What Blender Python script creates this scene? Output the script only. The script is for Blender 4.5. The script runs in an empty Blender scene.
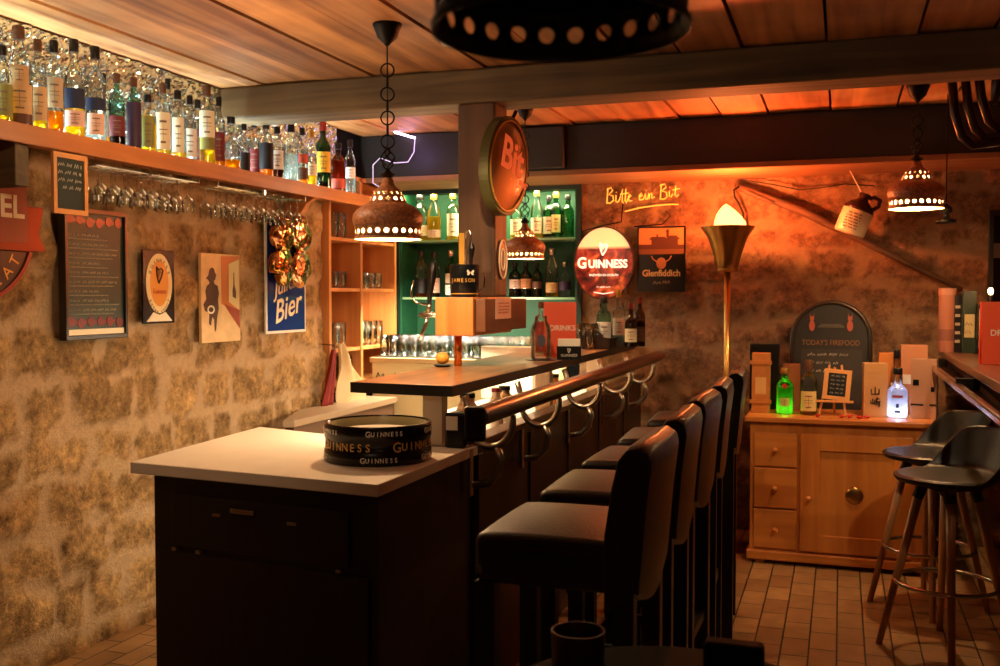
import bpy, bmesh, math, random
from mathutils import Vector, Matrix, noise
random.seed(7)
PI = math.pi
SC = bpy.context.scene
COL = SC.collection

# ---------------------------------------------------------------- camera
H = 1.4; F = 1000.0
YAW = math.radians(18.83); PITCH = math.radians(-2.18)
cam_d = bpy.data.cameras.new('camera'); cam_d.lens = 36.0; cam_d.sensor_width = 36.0
cam_d.clip_start = 0.02
cam_d.dof.use_dof = True; cam_d.dof.focus_distance = 3.6; cam_d.dof.aperture_fstop = 5.6
cam = bpy.data.objects.new('camera', cam_d); COL.objects.link(cam)
cam.location = (0, 0, H); cam.rotation_euler = (PI/2 + PITCH, 0, YAW)
SC.camera = cam

# ---------------------------------------------------------------- world, exposure
SC.view_settings.view_transform = 'Standard'; SC.view_settings.look = 'None'
SC.view_settings.exposure = 0.0; SC.view_settings.gamma = 1.0
SC.view_settings.use_curve_mapping = False
w = bpy.data.worlds.new('world'); SC.world = w; w.use_nodes = True
w.node_tree.nodes['Background'].inputs[0].default_value = (0.5, 0.42, 0.36, 1)
w.node_tree.nodes['Background'].inputs[1].default_value = 0.02

def point_light(name, loc, col, power, size=0.05):
    l = bpy.data.lights.new(name, 'POINT'); l.energy = power; l.color = col; l.shadow_soft_size = size
    o = bpy.data.objects.new(name, l); COL.objects.link(o); o.location = loc
    return o
def spot_light(name, loc, target, col, power, angle, blend=0.5, size=0.04):
    l = bpy.data.lights.new(name, 'SPOT'); l.energy = power; l.color = col; l.shadow_soft_size = size
    l.spot_size = math.radians(angle); l.spot_blend = blend
    o = bpy.data.objects.new(name, l); COL.objects.link(o); o.location = loc
    d = Vector(target) - Vector(loc); o.rotation_euler = d.to_track_quat('-Z', 'Y').to_euler()
    return o
WARM = (1.0, 0.64, 0.35); AMBER = (1.0, 0.43, 0.14)
# unseen fill lights added around the viewpoint; chest spot follows the knob shadows
point_light('room_fill_behind', (0.7, -1.0, 1.5), WARM, 4, 0.15)  # added general warm fill, no such lamp in view
spot_light('wall_fill_spot', (-1.1, 1.3, 2.25), (-2.8, 3.5, 1.1), WARM, 30, 85, 0.9, 0.06)  # added unseen spot that lifts the left wall
spot_light('bar_fill_spot', (-1.02, 2.75, 2.3), (-1.45, 4.5, 1.10), (1.0, 0.66, 0.36), 85, 36, 0.6, 0.04)  # added unseen spot to brighten bar top and menu card
point_light('bar_fill_light', (-1.95, 3.0, 1.93), WARM, 11, 0.08)  # added unseen fill for ceiling and bar
point_light('bar_back_fill', (-2.15, 5.0, 1.95), WARM, 6, 0.08)  # added unseen fill that warms the glass cabinet
spot_light('ceiling_spot_chest', (0.62, 3.2, 2.3), (0.0, 5.4, 0.38), (1.0, 0.70, 0.40), 58, 50, 0.7, 0.04)
# LED runs
def area_light(name, loc, rot, sx, sy, col, power):
    l = bpy.data.lights.new(name, 'AREA'); l.shape = 'RECTANGLE'; l.size = sx; l.size_y = sy
    l.energy = power; l.color = col
    o = bpy.data.objects.new(name, l); COL.objects.link(o); o.location = loc; o.rotation_euler = rot
    return o
area_light('shelf_led', (-2.740, 3.6, 1.985), (PI, 0.12, 0), 0.012, 3.2, (0.78, 1.0, 1.0), 24.0)
area_light('niche_led', (-2.16, 6.1, 2.072), (0.25, 0, 0), 1.15, 0.015, (1.0, 0.92, 0.50), 24)
area_light('under_bar_led', (-1.50, 4.5, 1.052), (0, 0.75, 0), 0.02, 2.8, (1.0, 0.84, 0.55), 30)
area_light('back_counter_led', (-2.3, 5.62, 1.37), (0.3, 0, 0), 0.8, 0.02, (1.0, 0.86, 0.6), 30)

# ---------------------------------------------------------------- pixel helper (photograph frame)
cy_, sy_ = math.cos(YAW), math.sin(YAW); cp_, sp_ = math.cos(PITCH), math.sin(PITCH)
FW = Vector((-sy_*cp_, cy_*cp_, sp_)); RT = Vector((cy_, sy_, 0)); UP = Vector((sy_*sp_, -cy_*sp_, cp_))
def at(px, py, axis, val):
    d = FW + RT*((px-500)/F) + UP*((333-py)/F)
    o = Vector((0, 0, H)); i = 'xyz'.index(axis)
    return o + d*((val-o[i])/d[i])

# ---------------------------------------------------------------- materials
def lin(h):
    h = h.lstrip('#'); v = [int(h[i:i+2], 16)/255 for i in (0, 2, 4)]
    return tuple((c/12.92 if c <= 0.04045 else ((c+0.055)/1.055)**2.4) for c in v) + (1,)
MATS = {}
def mat(name, col, rough=0.5, metal=0.0, spec=0.5, trans=0.0, ior=1.45, bump=0.0, bscale=40, var=0.0, emit=None, estr=0.0, coat=0.0, sheen=0.0):
    if name in MATS: return MATS[name]
    m = bpy.data.materials.new(name); m.use_nodes = True; MATS[name] = m
    nt = m.node_tree; b = nt.nodes['Principled BSDF']
    c = lin(col) if isinstance(col, str) else col
    b.inputs['Base Color'].default_value = c
    b.inputs['Roughness'].default_value = rough; b.inputs['Metallic'].default_value = metal
    b.inputs['Specular IOR Level'].default_value = spec
    b.inputs['Transmission Weight'].default_value = trans; b.inputs['IOR'].default_value = ior
    b.inputs['Coat Weight'].default_value = coat
    if emit:
        b.inputs['Emission Color'].default_value = lin(emit) if isinstance(emit, str) else emit
        b.inputs['Emission Strength'].default_value = estr
    if bump or var:
        tc = nt.nodes.new('ShaderNodeTexCoord'); n = nt.nodes.new('ShaderNodeTexNoise')
        n.inputs['Scale'].default_value = bscale; n.inputs['Detail'].default_value = 5
        nt.links.new(tc.outputs['Object'], n.inputs['Vector'])
        if bump:
            bp = nt.nodes.new('ShaderNodeBump'); bp.inputs['Strength'].default_value = bump; bp.inputs['Distance'].default_value = 0.004
            nt.links.new(n.outputs['Fac'], bp.inputs['Height']); nt.links.new(bp.outputs['Normal'], b.inputs['Normal'])
        if var:
            r = nt.nodes.new('ShaderNodeValToRGB')
            r.color_ramp.elements[0].position = 0.3; r.color_ramp.elements[1].position = 0.7
            r.color_ramp.elements[0].color = tuple(x*(1-var) for x in c[:3]) + (1,)
            r.color_ramp.elements[1].color = tuple(min(1, x*(1+var)) for x in c[:3]) + (1,)
            nt.links.new(n.outputs['Fac'], r.inputs['Fac']); nt.links.new(r.outputs['Color'], b.inputs['Base Color'])
    return m
def wood(name, c1, c2, axis='y', rough=0.5, scale=1.0, coat=0.0, bump=0.25, attr=False):
    if name in MATS: return MATS[name]
    m = bpy.data.materials.new(name); m.use_nodes = True; MATS[name] = m
    nt = m.node_tree; b = nt.nodes['Principled BSDF']
    tc = nt.nodes.new('ShaderNodeTexCoord'); mp = nt.nodes.new('ShaderNodeMapping')
    s = {'x': (1.2, 22, 22), 'y': (22, 1.2, 22), 'z': (22, 22, 1.2)}[axis]
    mp.inputs['Scale'].default_value = tuple(v*scale for v in s)
    n = nt.nodes.new('ShaderNodeTexNoise'); n.inputs['Scale'].default_value = 1.0; n.inputs['Detail'].default_value = 6; n.inputs['Distortion'].default_value = 0.6
    n2 = nt.nodes.new('ShaderNodeTexNoise'); n2.inputs['Scale'].default_value = 3.5; n2.inputs['Detail'].default_value = 3
    nt.links.new(tc.outputs['Object'], mp.inputs['Vector']); nt.links.new(mp.outputs['Vector'], n.inputs['Vector']); nt.links.new(tc.outputs['Object'], n2.inputs['Vector'])
    mx = nt.nodes.new('ShaderNodeMath'); mx.operation = 'MULTIPLY_ADD'; mx.inputs[1].default_value = 0.7
    m2 = nt.nodes.new('ShaderNodeMath'); m2.operation = 'MULTIPLY'; m2.inputs[1].default_value = 0.3
    nt.links.new(n2.outputs['Fac'], m2.inputs[0]); nt.links.new(n.outputs['Fac'], mx.inputs[0]); nt.links.new(m2.outputs[0], mx.inputs[2])
    r = nt.nodes.new('ShaderNodeValToRGB'); r.color_ramp.elements[0].position = 0.36; r.color_ramp.elements[1].position = 0.64
    r.color_ramp.elements[0].color = lin(c1); r.color_ramp.elements[1].color = lin(c2)
    nt.links.new(mx.outputs[0], r.inputs['Fac'])
    out = r.outputs['Color']
    if attr:
        a = nt.nodes.new('ShaderNodeAttribute'); a.attribute_name = 'tint'
        mm = nt.nodes.new('ShaderNodeMix'); mm.data_type = 'RGBA'; mm.blend_type = 'MULTIPLY'; mm.inputs[0].default_value = 1.0
        nt.links.new(out, mm.inputs[6]); nt.links.new(a.outputs['Color'], mm.inputs[7]); out = mm.outputs[2]
    nt.links.new(out, b.inputs['Base Color'])
    bp = nt.nodes.new('ShaderNodeBump'); bp.inputs['Strength'].default_value = bump; bp.inputs['Distance'].default_value = 0.003
    nt.links.new(n.outputs['Fac'], bp.inputs['Height']); nt.links.new(bp.outputs['Normal'], b.inputs['Normal'])
    b.inputs['Roughness'].default_value = rough; b.inputs['Coat Weight'].default_value = coat; b.inputs['Coat Roughness'].default_value = 0.15
    return m
def thin_glass(name, tint, gloss=1.0, rough=0.03):
    if name in MATS: return MATS[name]
    m = bpy.data.materials.new(name); m.use_nodes = True; MATS[name] = m
    nt = m.node_tree; nt.nodes.remove(nt.nodes['Principled BSDF']); out = nt.nodes['Material Output']
    t = nt.nodes.new('ShaderNodeBsdfTransparent'); t.inputs[0].default_value = lin(tint)
    g = nt.nodes.new('ShaderNodeBsdfGlossy'); g.inputs['Roughness'].default_value = rough; g.inputs[0].default_value = (gloss, gloss, gloss, 1)
    lw = nt.nodes.new('ShaderNodeLayerWeight'); lw.inputs[0].default_value = 0.35
    mx = nt.nodes.new('ShaderNodeMixShader')
    mul = nt.nodes.new('ShaderNodeMath'); mul.operation = 'MULTIPLY'; mul.inputs[1].default_value = 0.9
    nt.links.new(lw.outputs['Fresnel'], mul.inputs[0]); nt.links.new(mul.outputs[0], mx.inputs[0])
    nt.links.new(t.outputs[0], mx.inputs[1]); nt.links.new(g.outputs[0], mx.inputs[2]); nt.links.new(mx.outputs[0], out.inputs[0])
    return m
def stone(name, base, dark, mortar):
    m = bpy.data.materials.new(name); m.use_nodes = True; nt = m.node_tree; b = nt.nodes['Principled BSDF']
    tc = nt.nodes.new('ShaderNodeTexCoord')
    def nz(sc, det, rough=0.6):
        n = nt.nodes.new('ShaderNodeTexNoise'); n.inputs['Scale'].default_value = sc; n.inputs['Detail'].default_value = det; n.inputs['Roughness'].default_value = rough
        nt.links.new(tc.outputs['Object'], n.inputs['Vector']); return n
    n1 = nz(9, 10, 0.75); n2 = nz(34, 7, 0.75); n3 = nz(2.2, 3)
    r = nt.nodes.new('ShaderNodeValToRGB'); e = r.color_ramp.elements
    e[0].position = 0.30; e[0].color = lin(dark); e[1].position = 0.60; e[1].color = lin(base)
    nt.links.new(n1.outputs['Fac'], r.inputs['Fac'])
    a = nt.nodes.new('ShaderNodeAttribute'); a.attribute_name = 'tint'
    sep = nt.nodes.new('ShaderNodeSeparateColor'); nt.links.new(a.outputs['Color'], sep.inputs[0])
    mx = nt.nodes.new('ShaderNodeMix'); mx.data_type = 'RGBA'; mx.inputs[7].default_value = lin(mortar)
    nt.links.new(sep.outputs[0], mx.inputs[0]); nt.links.new(r.outputs['Color'], mx.inputs[6])
    hs = nt.nodes.new('ShaderNodeHueSaturation'); nt.links.new(mx.outputs[2], hs.inputs['Color'])
    nt.links.new(sep.outputs[1], hs.inputs['Value'])
    # fine speckle
    r2 = nt.nodes.new('ShaderNodeMapRange'); r2.inputs[1].default_value = 0.3; r2.inputs[2].default_value = 0.7; r2.inputs[3].default_value = 0.45; r2.inputs[4].default_value = 1.3
    nt.links.new(n2.outputs['Fac'], r2.inputs[0])
    mm = nt.nodes.new('ShaderNodeVectorMath'); mm.operation = 'SCALE'
    mo = nt.nodes.new('ShaderNodeMath'); mo.operation = 'MULTIPLY'; mo.inputs[1].default_value = .7; nt.links.new(sep.outputs[0], mo.inputs[0])
    mv = nt.nodes.new('ShaderNodeMix'); mv.data_type = 'FLOAT'; mv.inputs[3].default_value = .92; nt.links.new(mo.outputs[0], mv.inputs[0]); nt.links.new(r2.outputs[0], mv.inputs[2])
    nt.links.new(hs.outputs[0], mm.inputs[0]); nt.links.new(mv.outputs[0], mm.inputs['Scale'])
    nt.links.new(mm.outputs[0], b.inputs['Base Color'])
    bp = nt.nodes.new('ShaderNodeBump'); bp.inputs['Strength'].default_value = 1.0; bp.inputs['Distance'].default_value = 0.024
    ad = nt.nodes.new('ShaderNodeMath'); ad.operation = 'MULTIPLY_ADD'; ad.inputs[1].default_value = 0.35
    nt.links.new(n2.outputs['Fac'], ad.inputs[0]); nt.links.new(n1.outputs['Fac'], ad.inputs[2])
    nt.links.new(ad.outputs[0], bp.inputs['Height']); nt.links.new(bp.outputs['Normal'], b.inputs['Normal'])
    b.inputs['Roughness'].default_value = 0.85; b.inputs['Specular IOR Level'].default_value = 0.2
    return m

# ---------------------------------------------------------------- mesh helpers
def B(): return bmesh.new()
def box(bm, x0, x1, y0, y1, z0, z1):
    v = [bm.verts.new(p) for p in ((x0,y0,z0),(x1,y0,z0),(x1,y1,z0),(x0,y1,z0),(x0,y0,z1),(x1,y0,z1),(x1,y1,z1),(x0,y1,z1))]
    for f in ((0,3,2,1),(4,5,6,7),(0,1,5,4),(1,2,6,5),(2,3,7,6),(3,0,4,7)): bm.faces.new([v[i] for i in f])
    return bm
def prism(bm, pts, z0, z1):
    a = [bm.verts.new((p[0], p[1], z0)) for p in pts]; b = [bm.verts.new((p[0], p[1], z1)) for p in pts]
    n = len(pts)
    bm.faces.new(list(reversed(a))); bm.faces.new(b)
    for i in range(n): bm.faces.new((a[i], a[(i+1)%n], b[(i+1)%n], b[i]))
    return bm
def lathe(bm, prof, n=20, cx=0, cy=0, a0=0, a1=2*PI, cap=True):
    full = abs(a1-a0-2*PI) < 1e-6
    m = n if full else n+1; rings = []
    for r, z in prof:
        if r < 1e-6 and full: rings.append([bm.verts.new((cx, cy, z))]); continue
        rings.append([bm.verts.new((cx+r*math.cos(a0+(a1-a0)*k/n), cy+r*math.sin(a0+(a1-a0)*k/n), z)) for k in range(m)])
    for i in range(len(rings)-1):
        A, C = rings[i], rings[i+1]
        for k in range(n):
            k2 = (k+1) % m
            if len(A) == 1 and len(C) == 1: continue
            if len(A) == 1: bm.faces.new((A[0], C[k2], C[k]))
            elif len(C) == 1: bm.faces.new((A[k], A[k2], C[0]))
            else: bm.faces.new((A[k], A[k2], C[k2], C[k]))
    if full and cap:
        if len(rings[0]) > 1: bm.faces.new(list(reversed(rings[0])))
        if len(rings[-1]) > 1: bm.faces.new(rings[-1])
    return bm
def tube(bm, pts, r, n=8, closed=False):
    pts = [Vector(p) for p in pts]; N = len(pts); rings = []
    rr = r if isinstance(r, (list, tuple)) else [r]*N
    prev = None
    for i, p in enumerate(pts):
        if closed: t = pts[(i+1)%N] - pts[i-1]
        else: t = pts[min(i+1, N-1)] - pts[max(i-1, 0)]
        t.normalize()
        if prev is None:
            u = t.cross(Vector((0, 0, 1)))
            if u.length < 1e-3: u = t.cross(Vector((1, 0, 0)))
        else: u = prev - t*prev.dot(t)
        u.normalize(); prev = u; v = t.cross(u)
        rings.append([bm.verts.new(p + (u*math.cos(2*PI*k/n) + v*math.sin(2*PI*k/n))*rr[i]) for k in range(n)])
    for i in range(N if closed else N-1):
        A, C = rings[i], rings[(i+1)%N]
        for k in range(n): bm.faces.new((A[k], A[(k+1)%n], C[(k+1)%n], C[k]))
    if not closed: bm.faces.new(list(reversed(rings[0]))); bm.faces.new(rings[-1])
    return bm
def ell(rx, ry, n=40, cx=0, cy=0, a0=0, a1=2*PI):
    full = abs(a1-a0-2*PI) < 1e-6; m = n if full else n+1
    return [(cx+rx*math.cos(a0+(a1-a0)*k/n), cy+ry*math.sin(a0+(a1-a0)*k/n)) for k in range(m)]
def ringflat(bm, rx, ry, w, z0, z1, n=48, cx=0, cy=0):
    o = ell(rx, ry, n, cx, cy); i_ = ell(rx-w, ry-w, n, cx, cy)
    vs = [[bm.verts.new((p[0], p[1], z)) for p in q] for q, z in ((o, z0), (o, z1), (i_, z1), (i_, z0))]
    for k in range(n):
        k2 = (k+1) % n
        for j in range(4): bm.faces.new((vs[j][k], vs[j][k2], vs[(j+1)%4][k2], vs[(j+1)%4][k]))
    return bm
def rect(x0, x1, y0, y1): return [(x0,y0),(x1,y0),(x1,y1),(x0,y1)]
def obj(name, bm, m, parent=None, bevel=0.0, smooth=False, seg=2, solid=0.0):
    bmesh.ops.recalc_face_normals(bm, faces=bm.faces[:])
    me = bpy.data.meshes.new(name); bm.to_mesh(me); bm.free()
    if smooth:
        for p in me.polygons: p.use_smooth = True
    me.materials.append(m)
    o = bpy.data.objects.new(name, me); COL.objects.link(o)
    if parent: o.parent = parent
    if solid:
        s = o.modifiers.new('solid', 'SOLIDIFY'); s.thickness = solid; s.offset = -1
    if bevel:
        bv = o.modifiers.new('bevel', 'BEVEL'); bv.width = bevel; bv.segments = seg; bv.limit_method = 'ANGLE'
    return o
def smooth_angle(o, deg=40):
    me = o.data
    for p in me.polygons: p.use_smooth = True
    try: me.set_sharp_from_angle(angle=math.radians(deg))
    except Exception: pass
    return o
def thing(name, label, cat, loc=(0,0,0), rotz=0, group=None, M=None):
    o = bpy.data.objects.new(name, None); COL.objects.link(o); o.empty_display_size = 0.05
    if M is not None: o.matrix_world = M
    else: o.location = loc; o.rotation_euler = (0, 0, rotz)
    o['label'] = label; o['category'] = cat
    if group: o['group'] = group
    return o
def tag(o, label, cat, group=None, kind=None):
    o['label'] = label; o['category'] = cat
    if group: o['group'] = group
    if kind: o['kind'] = kind
    return o
def struct(name, bm, m, parent=None, label=None, **k):
    o = obj(name, bm, m, parent, **k)
    if not parent: o['kind'] = 'structure'
    return o
def dup(root, loc=None, rotz=None, label=None, group=None):
    r = root.copy(); COL.objects.link(r)
    if loc is not None: r.location = loc
    if rotz is not None: r.rotation_euler = (0, 0, rotz)
    if label: r['label'] = label
    if group: r['group'] = group
    for ch in list(root.children):
        c = ch.copy(); COL.objects.link(c); c.parent = r
        for g in list(ch.children):
            d = g.copy(); COL.objects.link(d); d.parent = c
    return r
def frame(org, xd, up):
    x = Vector(xd).normalized(); y = Vector(up).normalized(); z = x.cross(y).normalized(); y = z.cross(x)
    M = Matrix((x, y, z)).transposed().to_4x4(); M.translation = Vector(org); return M
LEFTW = lambda X, Y, Z: frame((X, Y, Z), (0, 1, 0), (0, 0, 1))     # on the left wall, facing the room
BACKW = lambda X, Y, Z: frame((X, Y, Z), (1, 0, 0), (0, 0, 1))     # on the back wall, facing the room
def text(s, size, m, parent, x=0, y=0, z=0.0, depth=0.0008, name='lettering', sx=1.0, bold=0.0, rot=0.0, shear=0.0, align='CENTER', M=None):
    cu = bpy.data.curves.new('txt', 'FONT'); cu.body = s; cu.size = size; cu.extrude = depth; cu.offset = bold; cu.shear = shear
    cu.align_x = align; cu.align_y = 'CENTER'; cu.resolution_u = 3
    t = bpy.data.objects.new('txt', cu); COL.objects.link(t)
    dg = bpy.context.evaluated_depsgraph_get(); dg.update()
    me = bpy.data.meshes.new_from_object(t.evaluated_get(dg)); bpy.data.objects.remove(t); bpy.data.curves.remove(cu)
    me.materials.clear(); me.materials.append(m)
    L = Matrix.Translation((x, y, z)) @ Matrix.Rotation(rot, 4, 'Z') @ Matrix.Diagonal((sx, 1, 1, 1))
    if M is not None: L = M @ L
    me.transform(L); me.name = name
    o = bpy.data.objects.new(name, me); COL.objects.link(o)
    if parent: o.parent = parent
    return o
def arc_text(s, r_x, r_y, size, m, parent, a_mid, span, z, name='lettering', inward=False, sx=1):
    n = len(s); bm = B()
    for i, ch in enumerate(s):
        if ch == ' ': continue
        t = (i/(n-1)-0.5) if n > 1 else 0
        a = a_mid + (span*t if inward else -span*t)
        M = Matrix.Translation((r_x*math.cos(a), r_y*math.sin(a), z)) @ Matrix.Rotation(a + (PI/2 if inward else -PI/2), 4, 'Z')
        o = text(ch, size, m, None, M=M, sx=sx); bm.from_mesh(o.data); bpy.data.objects.remove(o)
    return obj(name, bm, m, parent)
def squiggle(bm, x0, x1, y, h, z, r=0.0008, seed=0, slope=0.0):
    """a line of handwriting too small to read: a thin stroke with humps and gaps"""
    rnd = random.Random(seed); x = x0
    while x < x1:
        wl = rnd.uniform(0.05, 0.16)*(x1-x0) + h; pts = []; k = 0
        xe = min(x1, x+wl); n = max(4, int((xe-x)/(h*0.35)))
        for i in range(n+1):
            u = x + (xe-x)*i/n
            pts.append((u, y + slope*(u-x0) + (h*0.5 if i % 2 else -h*0.5)*rnd.uniform(0.4, 1.1), z))
        if len(pts) > 1: tube(bm, pts, r, 4)
        x = xe + h*0.9
    return bm

# ---------------------------------------------------------------- shared materials
M_plank = wood('ceiling_plank', '#7c4a26', '#c48a54', 'y', 0.6, 0.55, attr=True, bump=0.6)
M_beam = wood('beam_wood', '#4a3a26', '#78603e', 'x', 0.7, 0.8, bump=0.5)
M_darkbeam = wood('dark_beam_wood', '#14100e', '#211a18', 'x', 0.6, 0.7, bump=0.4)
M_pillar = wood('pillar_wood', '#4a3220', '#6b4a30', 'z', 0.6, 0.7, bump=0.4)
M_shelf = wood('shelf_wood', '#a05f2e', '#c67e42', 'y', 0.45, 0.7)
M_cab = wood('cabinet_wood', '#b06a34', '#cf8a4c', 'z', 0.45, 0.7)
M_pine = wood('pine_wood', '#bd6c2a', '#dd8e40', 'z', 0.42, 0.6, coat=0.15)
M_pineh = wood('pine_wood_level', '#bd6c2a', '#dd8e40', 'x', 0.42, 0.6, coat=0.15)
M_bartop = wood('bar_top_wood', '#8f6040', '#c48e60', 'y', 0.28, 0.7, coat=0.3)
M_barpanel = wood('bar_panel_wood', '#1f120c', '#3a2216', 'z', 0.38, 0.6)
M_counterfront = wood('counter_front_wood', '#150e0b', '#241812', 'z', 0.4, 0.9)
M_edge = mat('dark_edge', '#15110f', 0.35)
M_white = mat('white_laminate', '#e9dccb', 0.35, var=0.03, bscale=12)
M_black = mat('black_plastic', '#0c0b0c', 0.35)
M_leather = mat('black_leather', '#0e0a08', 0.34, bump=0.35, bscale=160, spec=0.6)
M_leg = mat('black_lacquered_leg', '#0b0908', 0.35)
M_chrome = mat('chrome', '#c8c4bc', 0.16, 1.0)
M_steel = mat('brushed_steel', '#b8b0a4', 0.32, 1.0)
M_iron = mat('dark_iron', '#17120f', 0.5, 0.7)
M_cream = mat('cream_paint', '#efe2c0', 0.5)
M_gold = mat('gold_paint', '#c89a4a', 0.4, 0.3)
M_red = mat('red_paint', '#b3261c', 0.4)
M_orange = mat('orange_card', '#e8552e', 0.5)
M_paper = mat('paper_white', '#ece4d4', 0.7)
M_glass = thin_glass('clear_glass', '#f8fcfa')
M_glassg = thin_glass('green_glass', '#7fc48c')
M_glassdg = thin_glass('dark_green_glass', '#4a8a58')
M_glasst = thin_glass('teal_glass', '#b8e6dc')
M_glassb = thin_glass('brown_glass', '#b08058')
def liquid(name, tcol, dcol, k=.35):
    m = bpy.data.materials.new(name); m.use_nodes = True; MATS[name] = m
    nt = m.node_tree; nt.nodes.remove(nt.nodes['Principled BSDF']); out = nt.nodes['Material Output']
    t = nt.nodes.new('ShaderNodeBsdfTransparent'); t.inputs[0].default_value = lin(tcol)
    d = nt.nodes.new('ShaderNodeBsdfTranslucent'); d.inputs[0].default_value = lin(dcol)
    mx = nt.nodes.new('ShaderNodeMixShader'); mx.inputs[0].default_value = k
    nt.links.new(t.outputs[0], mx.inputs[1]); nt.links.new(d.outputs[0], mx.inputs[2]); nt.links.new(mx.outputs[0], out.inputs[0])
    return m
M_whisky = liquid('whisky', '#e0941c', '#f0a020')
M_pale = liquid('pale_spirit', '#e8c040', '#f4d040')
M_clearliq = liquid('clear_spirit', '#dfe6e2', '#e8f0f0', .15)
M_darkliq = liquid('dark_spirit', '#5a2410', '#8a3010', .3)
M_cork = mat('cork', '#5c3820', 0.7, bump=0.3, bscale=200)
M_blackcap = mat('black_cap', '#0e0d0e', 0.35)
M_redcap = mat('red_cap', '#7c1d18', 0.35)
M_goldcap = mat('gold_cap', '#b98a3c', 0.35, 0.6)
def flatm(h, rough=0.5): return mat('label_'+h.strip('#'), h, rough)

# ================================================================ SETTING
XL = -2.8; YB = 6.07; ZC = 2.37; XR = 1.05; YN = -1.6
ys_rows = []
def stone_rows(seed, hi):
    rnd = random.Random(seed); z = -0.05; rows = []
    while z < hi:
        h = rnd.uniform(0.13, 0.25); u = -4.0 + rnd.uniform(0, 0.3); cuts = [u]
        while u < 8: u += rnd.uniform(0.16, 0.42); cuts.append(u)
        rows.append((z, z+h, cuts, [(rnd.uniform(0.74, 1.10), rnd.uniform(-0.012, 0.034)) for _ in cuts])); z += h
    return rows
def stone_wall(name, u0, u1, v0, v1, place, seed, m, step=0.02, holes=()):
    rows = stone_rows(seed, v1+0.3); bm = B(); lay = bm.loops.layers.float_color.new('tint')
    nu = int((u1-u0)/step); nv = int((v1-v0)/step); grid = []; tint = {}
    for j in range(nv+1):
        rowv = []
        for i in range(nu+1):
            u = u0+(u1-u0)*i/nu; v = v0+(v1-v0)*j/nv
            wv = noise.noise_vector(Vector((u*3.1, v*3.1, seed)))*0.05 + noise.noise_vector(Vector((u*11, v*11, seed+5)))*0.016
            uu = u+wv[0]; vv = v+wv[1]
            for (z0, z1, cuts, pr) in rows:
                if z0 <= vv < z1: break
            k = 0
            while k < len(cuts)-2 and cuts[k+1] < uu: k += 1
            d = min(vv-z0, z1-vv, uu-cuts[k], cuts[k+1]-uu)
            br, off = pr[k]
            wob = noise.fractal(Vector((u*7, v*7, seed+9)), 1.0, 2.0, 4)*.050; e = max(0.0, min(1.0, (d+wob-.01)/0.030))
            mort = 1-max(0, min(1, (d+wob-0.016)/0.018))
            hgt = e*(0.007+off*.6) + noise.fractal(Vector((u*6, v*6, seed)), .9, 2.1, 5)*0.012*(0.35+e) - abs(noise.noise(Vector((u*17, v*22, seed))))*0.012*e
            rowv.append(bm.verts.new(place(u, v, hgt))); tint[(i, j)] = (mort*0.95, br*(1-mort)+mort*1.0, 0, 1)
        grid.append(rowv)
    for j in range(nv):
        for i in range(nu):
            uc = u0+(u1-u0)*(i+.5)/nu; vc = v0+(v1-v0)*(j+.5)/nv
            if any(a < uc < b and c < vc < d for a, b, c, d in holes): continue
            f = bm.faces.new((grid[j][i], grid[j][i+1], grid[j+1][i+1], grid[j+1][i]))
            for l, (a, b) in zip(f.loops, ((i, j), (i+1, j), (i+1, j+1), (i, j+1))): l[lay] = tint[(a, b)]
    return struct(name, bm, m, smooth=True)
M_stoneL = stone('sandstone', '#cda26a', '#64442a', '#c9a780')
M_stoneB = stone('sandstone_back', '#a07858', '#55392a', '#98785a')
stone_wall('wall_left', YN, 5.085, 0, ZC, lambda u, v, h: (XL+h-0.012, u, v), 3, M_stoneL)
stone_wall('wall_back', -1.55, XR, 0, ZC, lambda u, v, h: (u, YB-h+0.012, v), 11, M_stoneB)
struct('wall_right', box(B(), XR, XR+0.1, YN, YB+.3, 0, ZC), mat('plaster_dark', '#6a503c', 0.9, bump=0.4, bscale=30))
struct('wall_near', box(B(), XL-.3, XR, YN-0.1, YN, 0, ZC), MATS['plaster_dark'])
# floor with real procedural tiles
mf = bpy.data.materials.new('floor_tile'); mf.use_nodes = True; nt = mf.node_tree; b = nt.nodes['Principled BSDF']
tc = nt.nodes.new('ShaderNodeTexCoord'); mp = nt.nodes.new('ShaderNodeMapping'); mp.inputs['Rotation'].default_value = (0, 0, PI/2)
br = nt.nodes.new('ShaderNodeTexBrick'); br.offset = 0.5; br.inputs['Scale'].default_value = 1.0
br.inputs['Brick Width'].default_value = 0.205; br.inputs['Row Height'].default_value = 0.105; br.inputs['Mortar Size'].default_value = 0.0035; br.inputs['Mortar Smooth'].default_value = 0.2
br.inputs['Color1'].default_value = lin('#c49a66'); br.inputs['Color2'].default_value = lin('#a87e52'); br.inputs['Mortar'].default_value = lin('#2e2118')
ns = nt.nodes.new('ShaderNodeTexNoise'); ns.inputs['Scale'].default_value = 14; ns.inputs['Detail'].default_value = 5
mx = nt.nodes.new('ShaderNodeMix'); mx.data_type = 'RGBA'; mx.blend_type = 'MULTIPLY'; mx.inputs[0].default_value = 0.5
nt.links.new(tc.outputs['Object'], mp.inputs['Vector']); nt.links.new(mp.outputs['Vector'], br.inputs['Vector']); nt.links.new(tc.outputs['Object'], ns.inputs['Vector'])
nt.links.new(br.outputs['Color'], mx.inputs[6]); nt.links.new(ns.outputs['Fac'], mx.inputs[7]); nt.links.new(mx.outputs[2], b.inputs['Base Color'])
bp = nt.nodes.new('ShaderNodeBump'); bp.inputs['Strength'].default_value = 0.6; bp.inputs['Distance'].default_value = 0.003; bp.invert = True
nt.links.new(br.outputs['Fac'], bp.inputs['Height']); nt.links.new(bp.outputs['Normal'], b.inputs['Normal']); b.inputs['Roughness'].default_value = 0.42
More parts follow.
